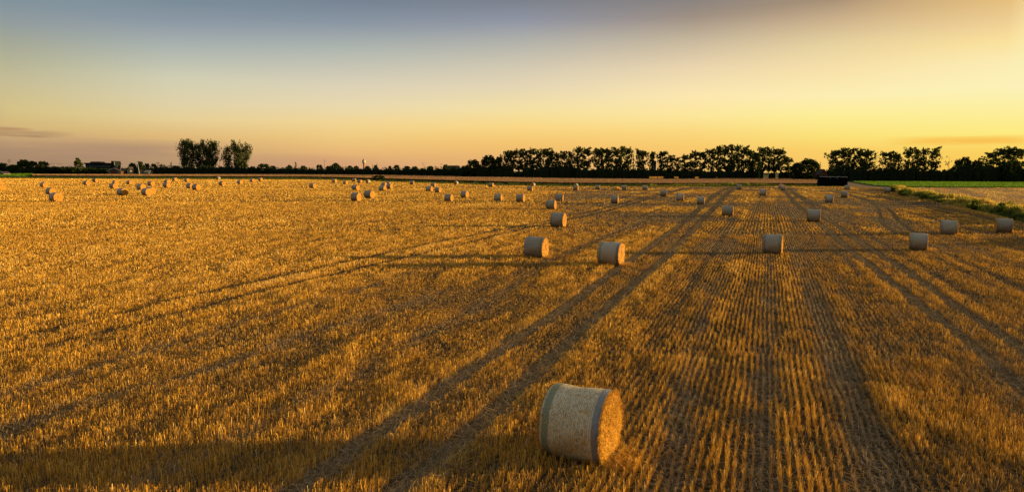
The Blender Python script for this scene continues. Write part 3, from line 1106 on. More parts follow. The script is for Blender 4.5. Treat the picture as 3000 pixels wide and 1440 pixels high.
    if fine:                               # stalks held under and poking through the net
        ns_ = 4200
        aa = g.uniform(0, 2 * math.pi, ns_)
        xs_ = g.uniform(-BL / 2 + 0.03, BL / 2 - 0.05, ns_)
        rad = np.array([bale_radius(x_, a_, seed) for x_, a_ in zip(xs_, aa)]) + 0.0075
        da = g.uniform(0.02, 0.09, ns_)
        dx = g.normal(0, 0.018, ns_)
        rise = np.where(g.random(ns_) < 0.12, g.uniform(0.005, 0.03, ns_), 0.0035)
        A = np.stack([xs_, rad * np.cos(aa), rad * np.sin(aa)], 1)
        B = np.stack([xs_ + dx, (rad + rise) * np.cos(aa + da), (rad + rise) * np.sin(aa + da)], 1)
        wv = np.zeros((ns_, 3))
        wv[:, 0] = 0.0028
        V3 = np.stack([A - wv, A + wv, B + wv, B - wv], 1)
        V2 = np.concatenate([V2, V3])
    V = np.concatenate([V1, V2])
    k = V[:, :, 2].min(axis=1) > -(BR - 0.035)
    V = V[k]
    me = bpy.data.meshes.new('straw_core')
    nb, nq = len(core_vs), len(V)
    allv = core_vs + [tuple(q) for q in V.reshape(-1, 3).tolist()]
    me.from_pydata(allv, [], core_fs + [(nb + 4 * i, nb + 4 * i + 1, nb + 4 * i + 2, nb + 4 * i + 3) for i in range(nq)])
    me.materials.append(M_straw)
    me.materials.append(M_stub)
    ft = me.attributes.new('tint', 'FLOAT', 'FACE')
    ft.data.foreach_set('value', np.concatenate([np.zeros(len(core_fs)), np.clip(g.normal(0.46, 0.16, nq), 0.2, 1)]).astype(np.float32))
    me.polygons.foreach_set('material_index', np.concatenate([np.zeros(len(core_fs)), np.ones(nq)]).astype(np.int32))
    me.update()
    link('straw_core', me, root, up)
    return root


def copy_tree(o, parent=None):
    c = o.copy()
    C.objects.link(c)
    c.parent = parent
    for ch in list(o.children):
        copy_tree(ch, c)
    return c


protos = [make_bale(11, blue='pos'), make_bale(23, blue='neg'), make_bale(37, blue='pos'), make_bale(41, blue='neg')]
used = set()
GROUP = 'round straw bales scattered over the stubble field'
for i, (x, y, s, yaw, lab) in enumerate(bale_place):
    big = i == len(bale_place) - 1
    if big:
        o = make_bale(5, na=128, nr=16, strands=9000, fine=True)
    else:
        pi = i % 4
        if lab.startswith('big bale with blue'):
            pi = 1
        elif lab.startswith('big bale with green'):
            pi = 2
        if pi in used:
            o = copy_tree(protos[pi])
        else:
            o = protos[pi]
            used.add(pi)
    o.location = (x, y, 0.0)
    rr = random.Random(i)
    o.rotation_euler = (0, rr.uniform(-0.012, 0.012), R(-yaw + (0 if big else rr.uniform(-2, 2))))
    sz = s * (1.0 if big else rr.uniform(0.96, 1.03))
    o.scale = (s * (1.0 if big else rr.uniform(0.92, 1.05)), sz * (1.0 if big else rr.uniform(1.0, 1.04)), sz)
    tag(o, lab, 'straw bale', GROUP)
    if 'torn strip' in lab:
        m_ = MB()
        m_.add([(0.28, -BR - 0.03, 0.55), (0.36, -BR - 0.03, 0.56), (0.30, -BR - 0.09, 0.10), (0.16, -BR - 0.10, 0.02), (0.22, -BR - 0.05, 0.3)], [(0, 1, 2, 3, 4)])
        m_.add([(0.28, -BR - 0.045, 0.55), (0.36, -BR - 0.045, 0.56), (0.30, -BR - 0.105, 0.10), (0.16, -BR - 0.115, 0.02), (0.22, -BR - 0.065, 0.3)], [(0, 1, 2, 3, 4)])
        m_.build('net_strip', M_net_torn, o)
# straw spilled round the near bales
vs_, ts_ = [], []
for (x, y, s, yaw, lab) in bale_place[-6:]:
    big = lab.startswith('very')
    n_ = 1000 if big else 420
    a0 = rng.uniform(0, 2 * math.pi, n_)
    rr = np.abs(rng.normal(0, 0.30, n_))
    bx, by = rng.uniform(-0.7, 0.75, n_), rng.uniform(-0.55, 0.55, n_)
    edge = rng.random(n_) < 0.6
    bx = np.where(edge, 0.72 + rr * 0.8, bx)
    X = x + bx * math.cos(R(yaw)) + by * math.sin(R(yaw)) + rr * np.cos(a0) * 0.5
    Y = y - bx * math.sin(R(yaw)) + by * math.cos(R(yaw)) + rr * np.sin(a0) * 0.5
    k = off_bales(X, Y, -0.03)
    X, Y = X[k], Y[k]
    n_ = len(X)
    vs_.append(blades(X, Y, rng.uniform(0.01, 0.16, n_), rng.uniform(0.1, 0.32, n_), np.full(n_, 0.006 if big else 0.014), rng.uniform(0.9, 1.6, n_)))
    ts_.append(np.clip(rng.normal(0.66, 0.16, n_), 0, 1))
V = np.concatenate(vs_)
V[:, :, 2] = np.maximum(V[:, :, 2], 0.006)
tag(link('spilled_straw', quad_mesh('spilled_straw', V, np.concatenate(ts_), M_stub)), 'spilled straw round the feet of the large bales', 'straw', kind='stuff')
# heap of pale straw at the crop edge
hp = at(1806, 556)
n_ = 1500
X = hp.x + np.clip(rng.normal(0, 0.7, n_), -1.3, 1.3)
Y = hp.y + np.clip(rng.normal(0, 0.5, n_), -1.0, 1.0)
hz = 0.75 * np.exp(-((X - hp.x) ** 2 + (Y - hp.y) ** 2) / 1.1)
V = blades(X, Y, hz * rng.uniform(0.1, 1, n_), rng.uniform(0.3, 0.6, n_), np.full(n_, 0.09), rng.uniform(0.5, 1.5, n_))
tag(link('straw_heap', quad_mesh('straw_heap', V, np.clip(rng.normal(0.9, 0.08, n_), 0, 1), M_stub)), 'small heap of pale loose straw between two small bales', 'straw heap')

# ------------------------------------------------------------------ crops and verges beyond the stubble
CF = [(95, 518.3), (220, 519), (400, 519.6), (590, 520), (890, 521), (1000, 523), (1080, 526), (1180, 529), (1280, 532), (1480, 538), (1660, 541.5), (1960, 543), (2160, 542.3), (2300, 542.8), (2480, 543)]
CB = [(2480, 516.5), (2400, 517), (2330, 519.5), (2160, 521.3), (1960, 523), (1660, 521), (1480, 518), (1280, 514.6), (1080, 511.2), (890, 509.8), (590, 509.6), (220, 509.2), (95, 509.2)]
crop_front = [at(px, py) for px, py in CF]
crop_poly = [(p.x, p.y) for p in crop_front] + [(p.x, p.y) for p in (at(px, py, 1.0) for px, py in CB)]


def rand_in(poly, n):
    xs, ys = [p[0] for p in poly], [p[1] for p in poly]
    X, Y = np.empty(0), np.empty(0)
    while len(X) < n:
        # denser towards the camera, where it shows larger
        y_ = 1.0 / rng.uniform(1.0 / max(ys), 1.0 / max(25.0, min(ys)), n * 2)
        x_ = rng.uniform(min(xs), max(xs), n * 2)
        k = inside(poly, x_, y_)
        X, Y = np.concatenate([X, x_[k]]), np.concatenate([Y, y_[k]])
    return X[:n], Y[:n]


mb = MB()
mb.prism(crop_poly[::-1], 0.0, 0.78)
root = mb.build('standing_crop', mat_noise('crop_mass', (0.10, 0.065, 0.03), (0.20, 0.12, 0.06), 0.6, 1.0))
tag(root, 'brown standing grain crop in a long band behind the stubble field', 'crop', kind='stuff')
X, Y = rand_in(crop_poly, 90000)
n_ = len(X)
g1 = fbm(X / 12, Y / 12, 61)
V = blades(X, Y, np.full(n_, 0.45), rng.uniform(0.45, 0.65, n_), 0.07 * Y / 200, np.abs(rng.normal(0, 0.25, n_)))
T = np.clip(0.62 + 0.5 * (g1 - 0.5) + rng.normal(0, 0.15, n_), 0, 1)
VV, TT = [V], [T]
for a, b in zip(crop_front[:-1], crop_front[1:]):      # its front face, with shade painted in as a dark tint
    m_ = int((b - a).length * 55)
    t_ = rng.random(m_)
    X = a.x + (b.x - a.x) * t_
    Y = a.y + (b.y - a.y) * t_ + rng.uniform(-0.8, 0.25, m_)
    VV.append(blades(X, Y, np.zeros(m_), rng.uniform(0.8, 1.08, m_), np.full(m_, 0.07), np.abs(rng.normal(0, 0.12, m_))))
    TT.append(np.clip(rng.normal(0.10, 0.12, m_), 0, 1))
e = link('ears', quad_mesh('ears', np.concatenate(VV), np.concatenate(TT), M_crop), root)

# grass verge between stubble and crop
verge = [(p.x, p.y) for p in edge_w[1:15]] + [(p.x, p.y) for p in [at(2480, 543.6)] + [v for v in crop_front[::-1]]] + [(at(95, 509).x, at(95, 509).y), (at(-300, 509).x, at(-300, 509).y)]
mb = MB()
mb.add([(x, y, 0.004) for x, y in verge], [tuple(range(len(verge)))[::-1]])
tag(mb.build('verge', mat_noise('verge_turf', (0.03, 0.045, 0.015), (0.08, 0.09, 0.03), 0.5, 1.0)), kind='structure')
X, Y = rand_in(verge, 60000)
n_ = len(X)
g1 = fbm(X / 5, Y / 5, 71)
px_hi = smooth01((g1 - 0.55) * 5)
V = blades(X, Y, np.zeros(n_), rng.uniform(0.12, 0.3, n_) * (1 + 1.3 * px_hi), 0.10 * Y / 200, np.abs(rng.normal(0, 0.35, n_)))
T = np.clip(0.16 + 0.40 * (g1 - 0.5) + rng.normal(0, 0.15, n_), 0, 1)
VV, TT = [V], [T]
# taller weeds along the crop between the ruts (photo columns 2100-2380) and odd tall stems elsewhere
for (xa, ya, xb, yb, cnt, hh, tt_) in [(2110, 544.5, 2270, 544.5, 5200, 1.1, 0.55), (1900, 545.3, 2110, 545, 1300, 0.9, 0.6), (1480, 541.5, 1900, 545, 1500, 0.8, 0.35),
                                       (890, 524, 1480, 541, 2600, 0.7, 0.42), (0, 520, 890, 524, 2500, 0.55, 0.35), (2270, 545, 2400, 545, 700, 0.6, 0.5)]:
    t_ = rng.random(cnt)
    A, B = at(xa, ya), at(xb, yb)
    X = A.x + (B.x - A.x) * t_
    Y = A.y + (B.y - A.y) * t_ + rng.normal(0, 1.2, cnt)
    g1 = fbm(X / 2.5, X * 0, 91)
    VV.append(blades(X, Y, np.zeros(cnt), hh * rng.uniform(0.2, 1.1, cnt) * (0.35 + g1), np.full(cnt, 0.13), np.abs(rng.normal(0, 0.3, cnt))))
    TT.append(np.clip(rng.normal(tt_, 0.15, cnt), 0, 1))
tag(link('verge_grass', quad_mesh('verge_grass', np.concatenate(VV), np.concatenate(TT), M_grass)), 'rough dark green grass and weeds along the crop edge', 'grass', kind='stuff')

# green strip far left
gl = [(p.x, p.y) for p in (at(-300, 517.5), at(98, 517.5), at(98, 509.5), at(-300, 509.5))]
X, Y = rand_in(gl, 9000)
V = blades(X, Y, np.zeros(len(X)), rng.uniform(0.3, 0.8, len(X)), np.full(len(X), 0.35), np.abs(rng.normal(0, 0.4, len(X))))
tag(link('green_crop', quad_mesh('green_crop', V, np.clip(rng.normal(0.3, 0.2, len(X)), 0, 1), M_beet)), 'low green crop strip next to the end of the brown grain', 'crop', kind='stuff')

# beet field, sandy headland and the second stubble field beyond the bank
beet = [(p.x, p.y) for p in (at(2500, 533.5), at(2560, 544), at(2610, 547.5), at(2680, 549), at(3000, 549.5), at(3500, 552), at(3500, 531), at(3000, 531.5), at(2700, 531), at(2500, 531))]
mb = MB()
mb.prism(beet[::-1], 0.0, 0.32)
root = mb.build('beet_field', mat_noise('beet_mass', (0.03, 0.06, 0.012), (0.07, 0.13, 0.02), 0.8, 1.0))
tag(root, 'bright green leafy beet field below the dark trees', 'crop', kind='stuff')
X, Y = rand_in(beet, 42000)
n_ = len(X)
g1 = fbm(X / 4, Y / 8, 81)
V = blades(X, Y, np.full(n_, 0.2), rng.uniform(0.25, 0.42, n_), 0.26 * Y / 250, rng.uniform(0.2, 1.2, n_))
e = link('leaves', quad_mesh('leaves', V, np.clip(0.55 + 0.5 * (g1 - 0.5) + rng.normal(0, 0.2, n_), 0, 1), M_beet), root)

f2 = [(p.x, p.y) for p in (at(2600, 550), at(2680, 549.4), at(3000, 550), at(3150, 551))] + [(175, 110), (95, 40)] + [(p.x + 1.5, p.y) for p in bank_w[::-1][1:]]
mb = MB()
mb.add([(x, y, 0.004) for x, y in f2], [tuple(range(len(f2)))])
tag(mb.build('second_stubble_field', M_field2), kind='structure')
X, Y = rand_in(f2, 60000)
k = Y > 20
X, Y = X[k], Y[k]
n_ = len(X)
u2 = X * math.cos(R(30)) - Y * math.sin(R(30))
v2 = X * math.sin(R(30)) + Y * math.cos(R(30))
g1 = fbm(u2 / 3.0, v2 / 40, 83)
V = blades(X, Y, np.zeros(n_), rng.uniform(0.06, 0.15, n_) * (0.5 + g1), 0.18 * Y / 150, np.abs(rng.normal(0, 0.2, n_)))
tag(link('pale_stubble', quad_mesh('pale_stubble', V, np.clip(0.58 + 1.0 * (g1 - 0.5) + rng.normal(0, 0.12, n_), 0, 1), M_stub)), 'pale stubble of the second field beyond the weedy bank', 'stubble', kind='stuff')
hd = [(p.x, p.y) for p in (at(2481, 547), at(2600, 552.5), at(2610, 548), at(2555, 544.5), at(2495, 534), at(2484, 533))]
mb = MB()
mb.add([(x, y, 0.006) for x, y in hd], [tuple(range(len(hd)))])
tag(mb.build('sandy_path', M_path), kind='structure')

# weedy bank: grasses and bushes
VV, TT = [], []
for a, b in zip(bank_w[:-1], bank_w[1:]):
    ln_ = (b - a).length
    m_ = int(ln_ * (700 if b.y < 110 else 420))
    t_ = rng.random(m_)
    X = a.x + (b.x - a.x) * t_ + rng.uniform(-0.2, 4.2, m_)
    Y = a.y + (b.y - a.y) * t_
    off_ = X - (a.x + (b.x - a.x) * t_)
    g1 = fbm(Y / 3.0, off_ / 2.0, 95)
    hh = (0.60 + 0.95 * smooth01((g1 - 0.38) * 3)) * rng.uniform(0.4, 1.05, m_) * (0.55 + 0.45 * smooth01(off_ / 1.2))
    VV.append(blades(X, Y, np.zeros(m_), hh, np.full(m_, 0.09), np.abs(rng.normal(0, 0.3, m_))))
    TT.append(np.clip(0.58 + 0.42 * smooth01((off_ - 0.3) / 1.6) + 0.7 * (vnoise(Y / 7, off_ / 2, 3) - 0.5) + rng.normal(0, 0.15, m_), 0, 1))
tag(link('bank_weeds', quad_mesh('bank_weeds', np.concatenate(VV), np.concatenate(TT), M_grass)), 'tall green and yellow weeds on the bank between two fields', 'weeds', kind='stuff')


# ------------------------------------------------------------------ trees
def leaf_cloud(g, cs, rs_, per, size, flat=0.7):
    """Leaf faces scattered through clumps: centres n x 3, radii n."""
    cs = np.repeat(np.asarray(cs), per, axis=0)
    rr = np.repeat(np.asarray(rs_), per)
    n_ = len(cs)
    d = g.normal(0, 1, (n_, 3))
    d /= np.linalg.norm(d, axis=1)[:, None]
    P = cs + d * (rr * g.uniform(0.25, 1.0, n_) ** 0.6)[:, None] * np.array([1, 1, flat])
    a = g.normal(0, 1, (n_, 3))
    a /= np.linalg.norm(a, axis=1)[:, None]
    b = np.cross(a, g.normal(0, 1, (n_, 3)))
    b /= np.linalg.norm(b, axis=1)[:, None]
    s = (size * g.uniform(0.6, 1.3, n_))[:, None]
    return np.stack([P - a * s * 0.5, P + b * s * 0.32, P + a * s * 0.5, P - b * s * 0.32], 1)


def make_tree(kind, seed):
    """Unit tree 1 m high and about 1 m across at scale 1 (scaled when placed). Returns (crown mesh, trunk mesh)."""
    g = np.random.default_rng(seed)
    rnd = random.Random(seed)
    tr = MB()
    cs, rs_ = [], []
    if kind == 'poplar':            # tall row tree: open crown of upward branches
        lean = rnd.uniform(-0.02, 0.02)
        bend = rnd.uniform(-0.02, 0.02)
        tr.tube([(0, 0, 0), (lean, 0, 0.3), (lean + bend, 0, 0.65), (lean, 0, 0.97)], [0.016, 0.012, 0.008, 0.002], 5)
        nb = 56
        for i in range(nb):
            z = rnd.uniform(0.22, 0.93)
            prof = (0.30 + 0.95 * math.sin(math.pi * min(1, (z - 0.12) / 0.95)) ** 0.7) * 0.42
            a = rnd.uniform(0, 2 * math.pi)
            l_ = prof * rnd.uniform(0.45, 1.15)
            ex, ey, ez = l_ * math.cos(a), l_ * math.sin(a), min(z + rnd.uniform(0.03, 0.12), 1.0)
            tr.tube([(lean, 0, z), (lean + ex * 0.6, ey * 0.6, z + (ez - z) * 0.4), (lean + ex, ey, ez)], [0.005, 0.003, 0.001], 3)
            for f in (0.35, 0.7, 1.0):
                if rnd.random() < 0.88:
                    cs.append((lean + ex * f + rnd.uniform(-.03, .03), ey * f, z + (ez - z) * f + rnd.uniform(-0.01, 0.015)))
                    rs_.append(rnd.uniform(0.045, 0.11))
        for i in range(14):
            a = rnd.uniform(0, 6.28)
            q = rnd.uniform(0.02, 0.26)
            cs.append((lean + q * math.cos(a), q * math.sin(a), rnd.uniform(0.84, 0.98) - 0.5 * q * q))
            rs_.append(rnd.uniform(0.035, 0.07))
        V = leaf_cloud(g, cs, rs_, 26, 0.055, 0.5)
    elif kind == 'copse':           # heavier, irregular poplar
        tr.tube([(0, 0, 0), (0.02, 0, 0.4), (-0.02, 0, 0.7), (0.0, 0, 0.95)], [0.018, 0.014, 0.008, 0.002], 5)
        for i in range(46):
            z = rnd.uniform(0.18, 0.92)
            prof = (0.35 + 0.75 * math.sin(math.pi * min(1, z ** 1.5))) * 0.40
            a = rnd.uniform(0, 2 * math.pi)
            l_ = prof * rnd.uniform(0.4, 1.2)
            ex, ey, ez = l_ * math.cos(a), l_ * math.sin(a), min(z + rnd.uniform(0.06, 0.16), 1.0)
            tr.tube([(0, 0, z - 0.05), (ex * 0.6, ey * 0.6, z), (ex, ey, ez)], [0.006, 0.004, 0.001], 3)
            for f in (0.4, 0.7, 1.0):
                if rnd.random() < 0.8:
                    cs.append((ex * f, ey * f, z + (ez - z) * f))
                    rs_.append(rnd.uniform(0.06, 0.13))
        V = leaf_cloud(g, cs, rs_, 22, 0.058, 1.1)
    elif kind == 'sparse':          # few leaves, long bare trunk
        tr.tube([(0, 0, 0), (0.03, 0, 0.4), (-0.03, 0, 0.7), (0.02, 0, 0.97)], [0.018, 0.013, 0.008, 0.002], 5)
        for i in range(16):
            z = rnd.uniform(0.35, 0.93)
            a = rnd.uniform(0, 2 * math.pi)
            l_ = 0.38 * rnd.uniform(0.3, 1.1)
            ex, ey, ez = l_ * math.cos(a), l_ * math.sin(a), min(z + rnd.uniform(0.05, 0.13), 1.0)
            tr.tube([(0, 0, z), (ex, ey, ez)], [0.005, 0.001], 3)
            cs.append((ex, ey, ez))
            rs_.append(rnd.uniform(0.03, 0.08))
        V = leaf_cloud(g, cs, rs_, 14, 0.045, 0.7)
    elif kind == 'cone':            # conifer
        tr.tube([(0, 0, 0), (0, 0, 0.97)], [0.02, 0.003], 5)
        for i in range(120):
            z = rnd.uniform(0.06, 0.97)
            r = 0.5 * (1 - z) ** 0.8 * rnd.uniform(0.5, 1.1)
            a = rnd.uniform(0, 2 * math.pi)
            cs.append((r * math.cos(a), r * math.sin(a), z - 0.1 * r))
            rs_.append(0.05 + 0.05 * (1 - z))
        V = leaf_cloud(g, cs, rs_, 22, 0.075, 0.5)
    elif kind == 'thumb':           # clipped column with a bent tip
        tr.tube([(0, 0, 0), (0, 0, 0.9)], [0.05, 0.01], 5)
        for i in range(90):
            z = rnd.uniform(0.02, 0.97)
            r = 0.40 * (1 - 0.55 * z) * math.sqrt(rnd.uniform(0.1, 1))
            a = rnd.uniform(0, 2 * math.pi)
            cs.append((r * math.cos(a) - 0.10 * z * z, r * math.sin(a), z))
            rs_.append(0.07)
        V = leaf_cloud(g, cs, rs_, 10, 0.07, 1.0)
    elif kind in ('bush', 'shrub'):
        for i in range(4):
            a = rnd.uniform(0, 6.28)
            tr.tube([(0, 0, 0), (0.12 * math.cos(a), 0.12 * math.sin(a), 0.35)], [0.02, 0.006], 4)
        for i in range(110):
            a = rnd.uniform(0, 2 * math.pi)
            z = rnd.uniform(0.0, 0.95)
            r = 0.5 * math.sqrt(max(0.05, 1 - (z - 0.2) ** 2 * 1.4)) * math.sqrt(rnd.random())
            cs.append((r * math.cos(a), r * math.sin(a), z))
            rs_.append(rnd.uniform(0.07, 0.13))
        V = leaf_cloud(g, cs, rs_, 24, 0.09, 0.9)
    else:                           # 'round': dense domed crown
        tr.tube([(0, 0, 0), (0.01, 0, 0.25), (0, 0, 0.7)], [0.03, 0.022, 0.006], 6)
        for i in range(9):
            a = rnd.uniform(0, 6.28)
            z = rnd.uniform(0.2, 0.5)
            tr.tube([(0, 0, z), (0.3 * math.cos(a), 0.3 * math.sin(a), z + 0.25)], [0.012, 0.003], 4)
        for i in range(150):
            a = rnd.uniform(0, 2 * math.pi)
            z = rnd.uniform(0.02, 0.94)
            r = 0.52 * math.sin(math.pi * min(0.97, (z * 0.9 + 0.08))) ** 0.6 * math.sqrt(rnd.uniform(0.15, 1))
            cs.append((r * math.cos(a), r * math.sin(a), z))
            rs_.append(rnd.uniform(0.07, 0.14))
        V = leaf_cloud(g, cs, rs_, 26, 0.085, 0.9)
    # fit exactly to one metre high
    V[:, :, 2] = V[:, :, 2] / max(1e-6, V[:, :, 2].max())
    V[:, :, 2] = np.maximum(V[:, :, 2], 0.004)
    zc = V[:, :, 2].mean(1)
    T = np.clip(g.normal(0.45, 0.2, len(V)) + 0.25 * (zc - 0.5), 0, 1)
    mat = M_shrub if kind == 'shrub' else M_leafd if kind in ('bush', 'round') else M_leaf
    crown = quad_mesh('crown', V, T, mat)
    trunk = tr.mesh('trunk', M_bark)
    return crown, trunk


KIT = {}
for kind, cnt in (('poplar', 7), ('copse', 5), ('sparse', 3), ('cone', 1), ('thumb', 1), ('round', 5), ('bush', 3), ('shrub', 3)):
    KIT[kind] = [make_tree(kind, 100 + 13 * i + len(kind) * 7) for i in range(cnt)]
tree_n = 0


def tree(name, kind, px, top, hw, depth, label, cat='tree', group=None, base=0.0, rot=None, wide_y=None):
    """Plant a tree whose top the photo shows at (px, top), crown half-width hw photo pixels, depth metres away."""
    global tree_n
    tree_n += 1
    p = at_depth(px, top, depth)
    w = (2.9 if kind == 'copse' else 2.55 if kind == 'poplar' else 2.3) * hw * depth / FPX * (0.88 + 0.3 * ((tree_n * 0.618) % 1.0) if kind == 'poplar' else 1.0)
    h = p.z - base
    crown, trunk = KIT[kind][tree_n % len(KIT[kind])]
    e = empty(name, (p.x, p.y, base), rot if rot is not None else (tree_n * 2.399) % 6.28)
    e.scale = (w, wide_y or w, h)
    link('crown', crown, e)
    t = link('trunk', trunk, e)
    tag(e, label, cat, group)
    return e


# poplar copse
GC = 'poplars of the copse'
for px, top, hw, kd, lab in [
    (538, 404, 19, 'copse', 'tall copse poplar with branches reaching out over the open field side'),
    (558, 410, 15, 'copse', 'second poplar of the copse from the reaching one'),
    (577, 411, 15, 'copse', 'third poplar of the copse, flat topped'),
    (596, 406, 15, 'copse', 'fourth poplar of the copse, tallest of the inner ones'),
    (611, 404, 14, 'copse', 'fifth poplar of the copse, just before the thin bare one'),
    (623, 410, 13, 'copse', 'sixth poplar of the copse, leaning against the thin bare one'),
    (641, 412, 10, 'sparse', 'thin poplar with a mostly bare forked trunk at the copse gap'),
    (664, 421, 15, 'copse', 'shorter pointed poplar beyond the copse gap'),
    (690, 407, 15, 'copse', 'tall airy poplar beyond the gap beside the pointed one'),
    (712, 414, 20, 'copse', 'broad poplar ending the copse with drooping outer twigs'),
]:
    tree('poplar_tree', kd, px, top, hw, 620, lab, group=GC)

# long row: round trees, then poplars
GR = 'trees of the long row behind the grain'
for px, top, hw, lab in [(1386, 464, 21, 'round dense tree starting the long row, with a second small dome'), (1362, 484, 12, 'low round tree beside the first dense tree of the long row'),
                         (1430, 452, 23, 'large round dense tree at the start of the long row'), (1460, 457, 18, 'round dense tree touching the first thin poplar of the row')]:
    tree('broadleaf_tree', 'round', px, top, hw, 500, lab, group=GR)
ORD = 'first second third fourth fifth sixth seventh eighth ninth tenth eleventh twelfth thirteenth fourteenth fifteenth sixteenth seventeenth eighteenth nineteenth twentieth'.split()
seg1 = [(1485, 438, 16), (1502, 437, 13), (1522, 433, 15), (1540, 438, 13), (1560, 431, 14), (1580, 441, 10), (1598, 431, 15), (1614, 440, 13), (1632, 446, 12), (1652, 440, 12),
        (1672, 441, 13), (1698, 426, 17), (1719, 429, 14), (1751, 431, 15), (1770, 430, 13), (1785, 434, 12), (1806, 428, 15), (1824, 425, 13), (1842, 428, 11)]
for k, (px, top, hw) in enumerate(seg1):
    tree('row_poplar', 'poplar', px, top, hw, 505 + (k * 7) % 11, 'open-crowned poplar, %s from the dense round trees counting towards the dead snag' % ORD[k], group=GR)
seg2 = [(1872, 433, 10), (1887, 438, 12), (1911, 441, 11)]
for k, (px, top, hw) in enumerate(seg2):
    tree('row_poplar', 'poplar', px, top, hw, 505, 'slim poplar, %s past the dead snag before the narrow gap with the bare pole' % ORD[k], group=GR)
seg3 = [(1941, 440, 13), (1962, 452, 14), (1984, 459, 12), (2008, 450, 15), (2035, 438, 14), (2058, 441, 12), (2084, 432, 12), (2107, 424, 14), (2129, 422, 13), (2148, 420, 12), (2165, 420, 12),
        (2182, 424, 13), (2199, 436, 12)]
for k, (px, top, hw) in enumerate(seg3):
    tree('row_poplar', 'poplar', px, top, hw, 505 + (k * 5) % 9, 'open-crowned poplar, %s from the bare pole counting towards the black stack' % ORD[k], group=GR)
tree('broadleaf_tree', 'round', 2216, 443, 14, 500, 'dark dense tree wedged low between two stretches of open poplars', group=GR)
seg4 = [(2236, 428, 14), (2256, 427, 12), (2274, 433, 11), (2288, 431, 13), (2310, 457, 13)]
for k, (px, top, hw) in enumerate(seg4):
    tree('row_poplar', 'poplar', px, top, hw, 505, 'open-crowned poplar, %s after the low dark dense tree towards the black stack' % ORD[k], group=GR)
tree('broadleaf_tree', 'round', 2368, 461, 31, 470, 'wide bushy tree standing alone in the gap before the black stack', group=GR)
tree('broadleaf_tree', 'round', 2336, 476, 16, 475, 'small tree leaning on the wide bushy one before the black stack', group=GR)
# right wood
GW = 'trees of the wood behind the beet field'
seg5 = [(2447, 437, 17), (2470, 430, 17), (2497, 431, 17), (2522, 432, 16), (2546, 434, 16)]
for k, (px, top, hw) in enumerate(seg5):
    tree('wood_tree', 'poplar', px, top, hw, 450, 'spreading tree, %s of the wood edge counting from the black stack' % ORD[k], group=GW)
tree('wood_tree', 'sparse', 2567, 444, 10, 450, 'thin see-through tree between two fuller ones behind the beet field', group=GW)
seg6 = [(2604, 440, 17), (2630, 448, 15), (2668, 428, 14), (2690, 434, 12), (2711, 429, 13), (2740, 427, 14)]
for k, (px, top, hw) in enumerate(seg6):
    tree('wood_tree', 'poplar', px, top, hw, 450, 'open tree behind the beet field, %s from the see-through one' % ORD[k], group=GW)
tree('wood_tree', 'sparse', 2782, 456, 15, 450, 'small leaning tree with one tuft of leaves in the wood gap', group=GW)
for px, top, hw, lab in [(2808, 462, 12, 'dark broad bush-like tree after the leaning tuft'), (2830, 457, 14, 'dark tree with twiggy crown after the leaning tuft'), (2862, 466, 17, 'low dark tree in front of bare twigs in the wood')]:
    tree('wood_tree', 'round', px, top, hw, 450, lab, group=GW)
seg7 = [(2905, 444, 19), (2935, 430, 18), (2970, 427, 20), (2992, 431, 18), (3030, 430, 18), (3060, 434, 18)]
for k, (px, top, hw) in enumerate(seg7[:4]):
    tree('wood_tree', 'poplar', px, top, hw, 450, 'big windswept tree, %s beyond the low dark trees of the wood' % ORD[k], group=GW)
tree('wood_tree', 'round', 2952, 470, 20, 440, 'sunlit greenish tree in front of the windswept ones', group=GW)

# dead snag and bare pole
sn = empty('dead_snag', (at_depth(1855, 500, 505).x, 505, 0))
m_ = MB()
hz = at_depth(1855, 437, 505).z
m_.tube([(0, 0, 0), (0.1, 0, hz * 0.5), (0.3, 0, hz)], [0.45, 0.3, 0.06], 5)
m_.build('trunk', M_bark, sn)
m_ = MB()
m_.tube([(0.1, 0, hz * 0.35), (2.0, 0, hz * 0.62), (2.2, 0, hz * 0.8)], [0.2, 0.12, 0.04], 4)
m_.tube([(0.1, 0, hz * 0.30), (3.4, 0, hz * 0.45), (6.2, 0, hz * 0.60)], [0.18, 0.1, 0.04], 4)
m_.tube([(0.1, 0, hz * 0.4), (-1.6, 0, hz * 0.6)], [0.18, 0.04], 4)
m_.build('branch', M_bark, sn)
tag(sn, 'bare dead tree with forked branches in the long row', 'tree')

# low round bush by the crop, tiny bush by the bank
b_ = tree('dark_bush', 'bush', 1108, 513, 19, at(1108, 529).y, 'round dark bush at the front edge of the grain', 'bush')
b_ = tree('dark_bush', 'bush', 2617, 549, 6, at(2617, 562).y, 'tiny dark bush beside the bale at the start of the bank', 'bush')
for px, top, by_, hw, lab in [(2648, 549, 574, 16, 'leafy green bush on the weedy bank next to the tiny dark one'), (2710, 562, 584, 13, 'leafy bush on the weedy bank, second along towards the camera'),
                              (2752, 582, 594, 12, 'low leafy bush on the weedy bank, third along towards the camera'), (2858, 576, 618, 12, 'upright leafy bush on the weedy bank, taller than its neighbours'),
                              (2935, 588, 632, 14, 'upright leafy bush on the weedy bank closest to the picture edge')]:
    e = tree('bank_bush', 'shrub', px, top + 4, hw * 0.75, at(px, by_).y + 1.5, lab, 'bush')

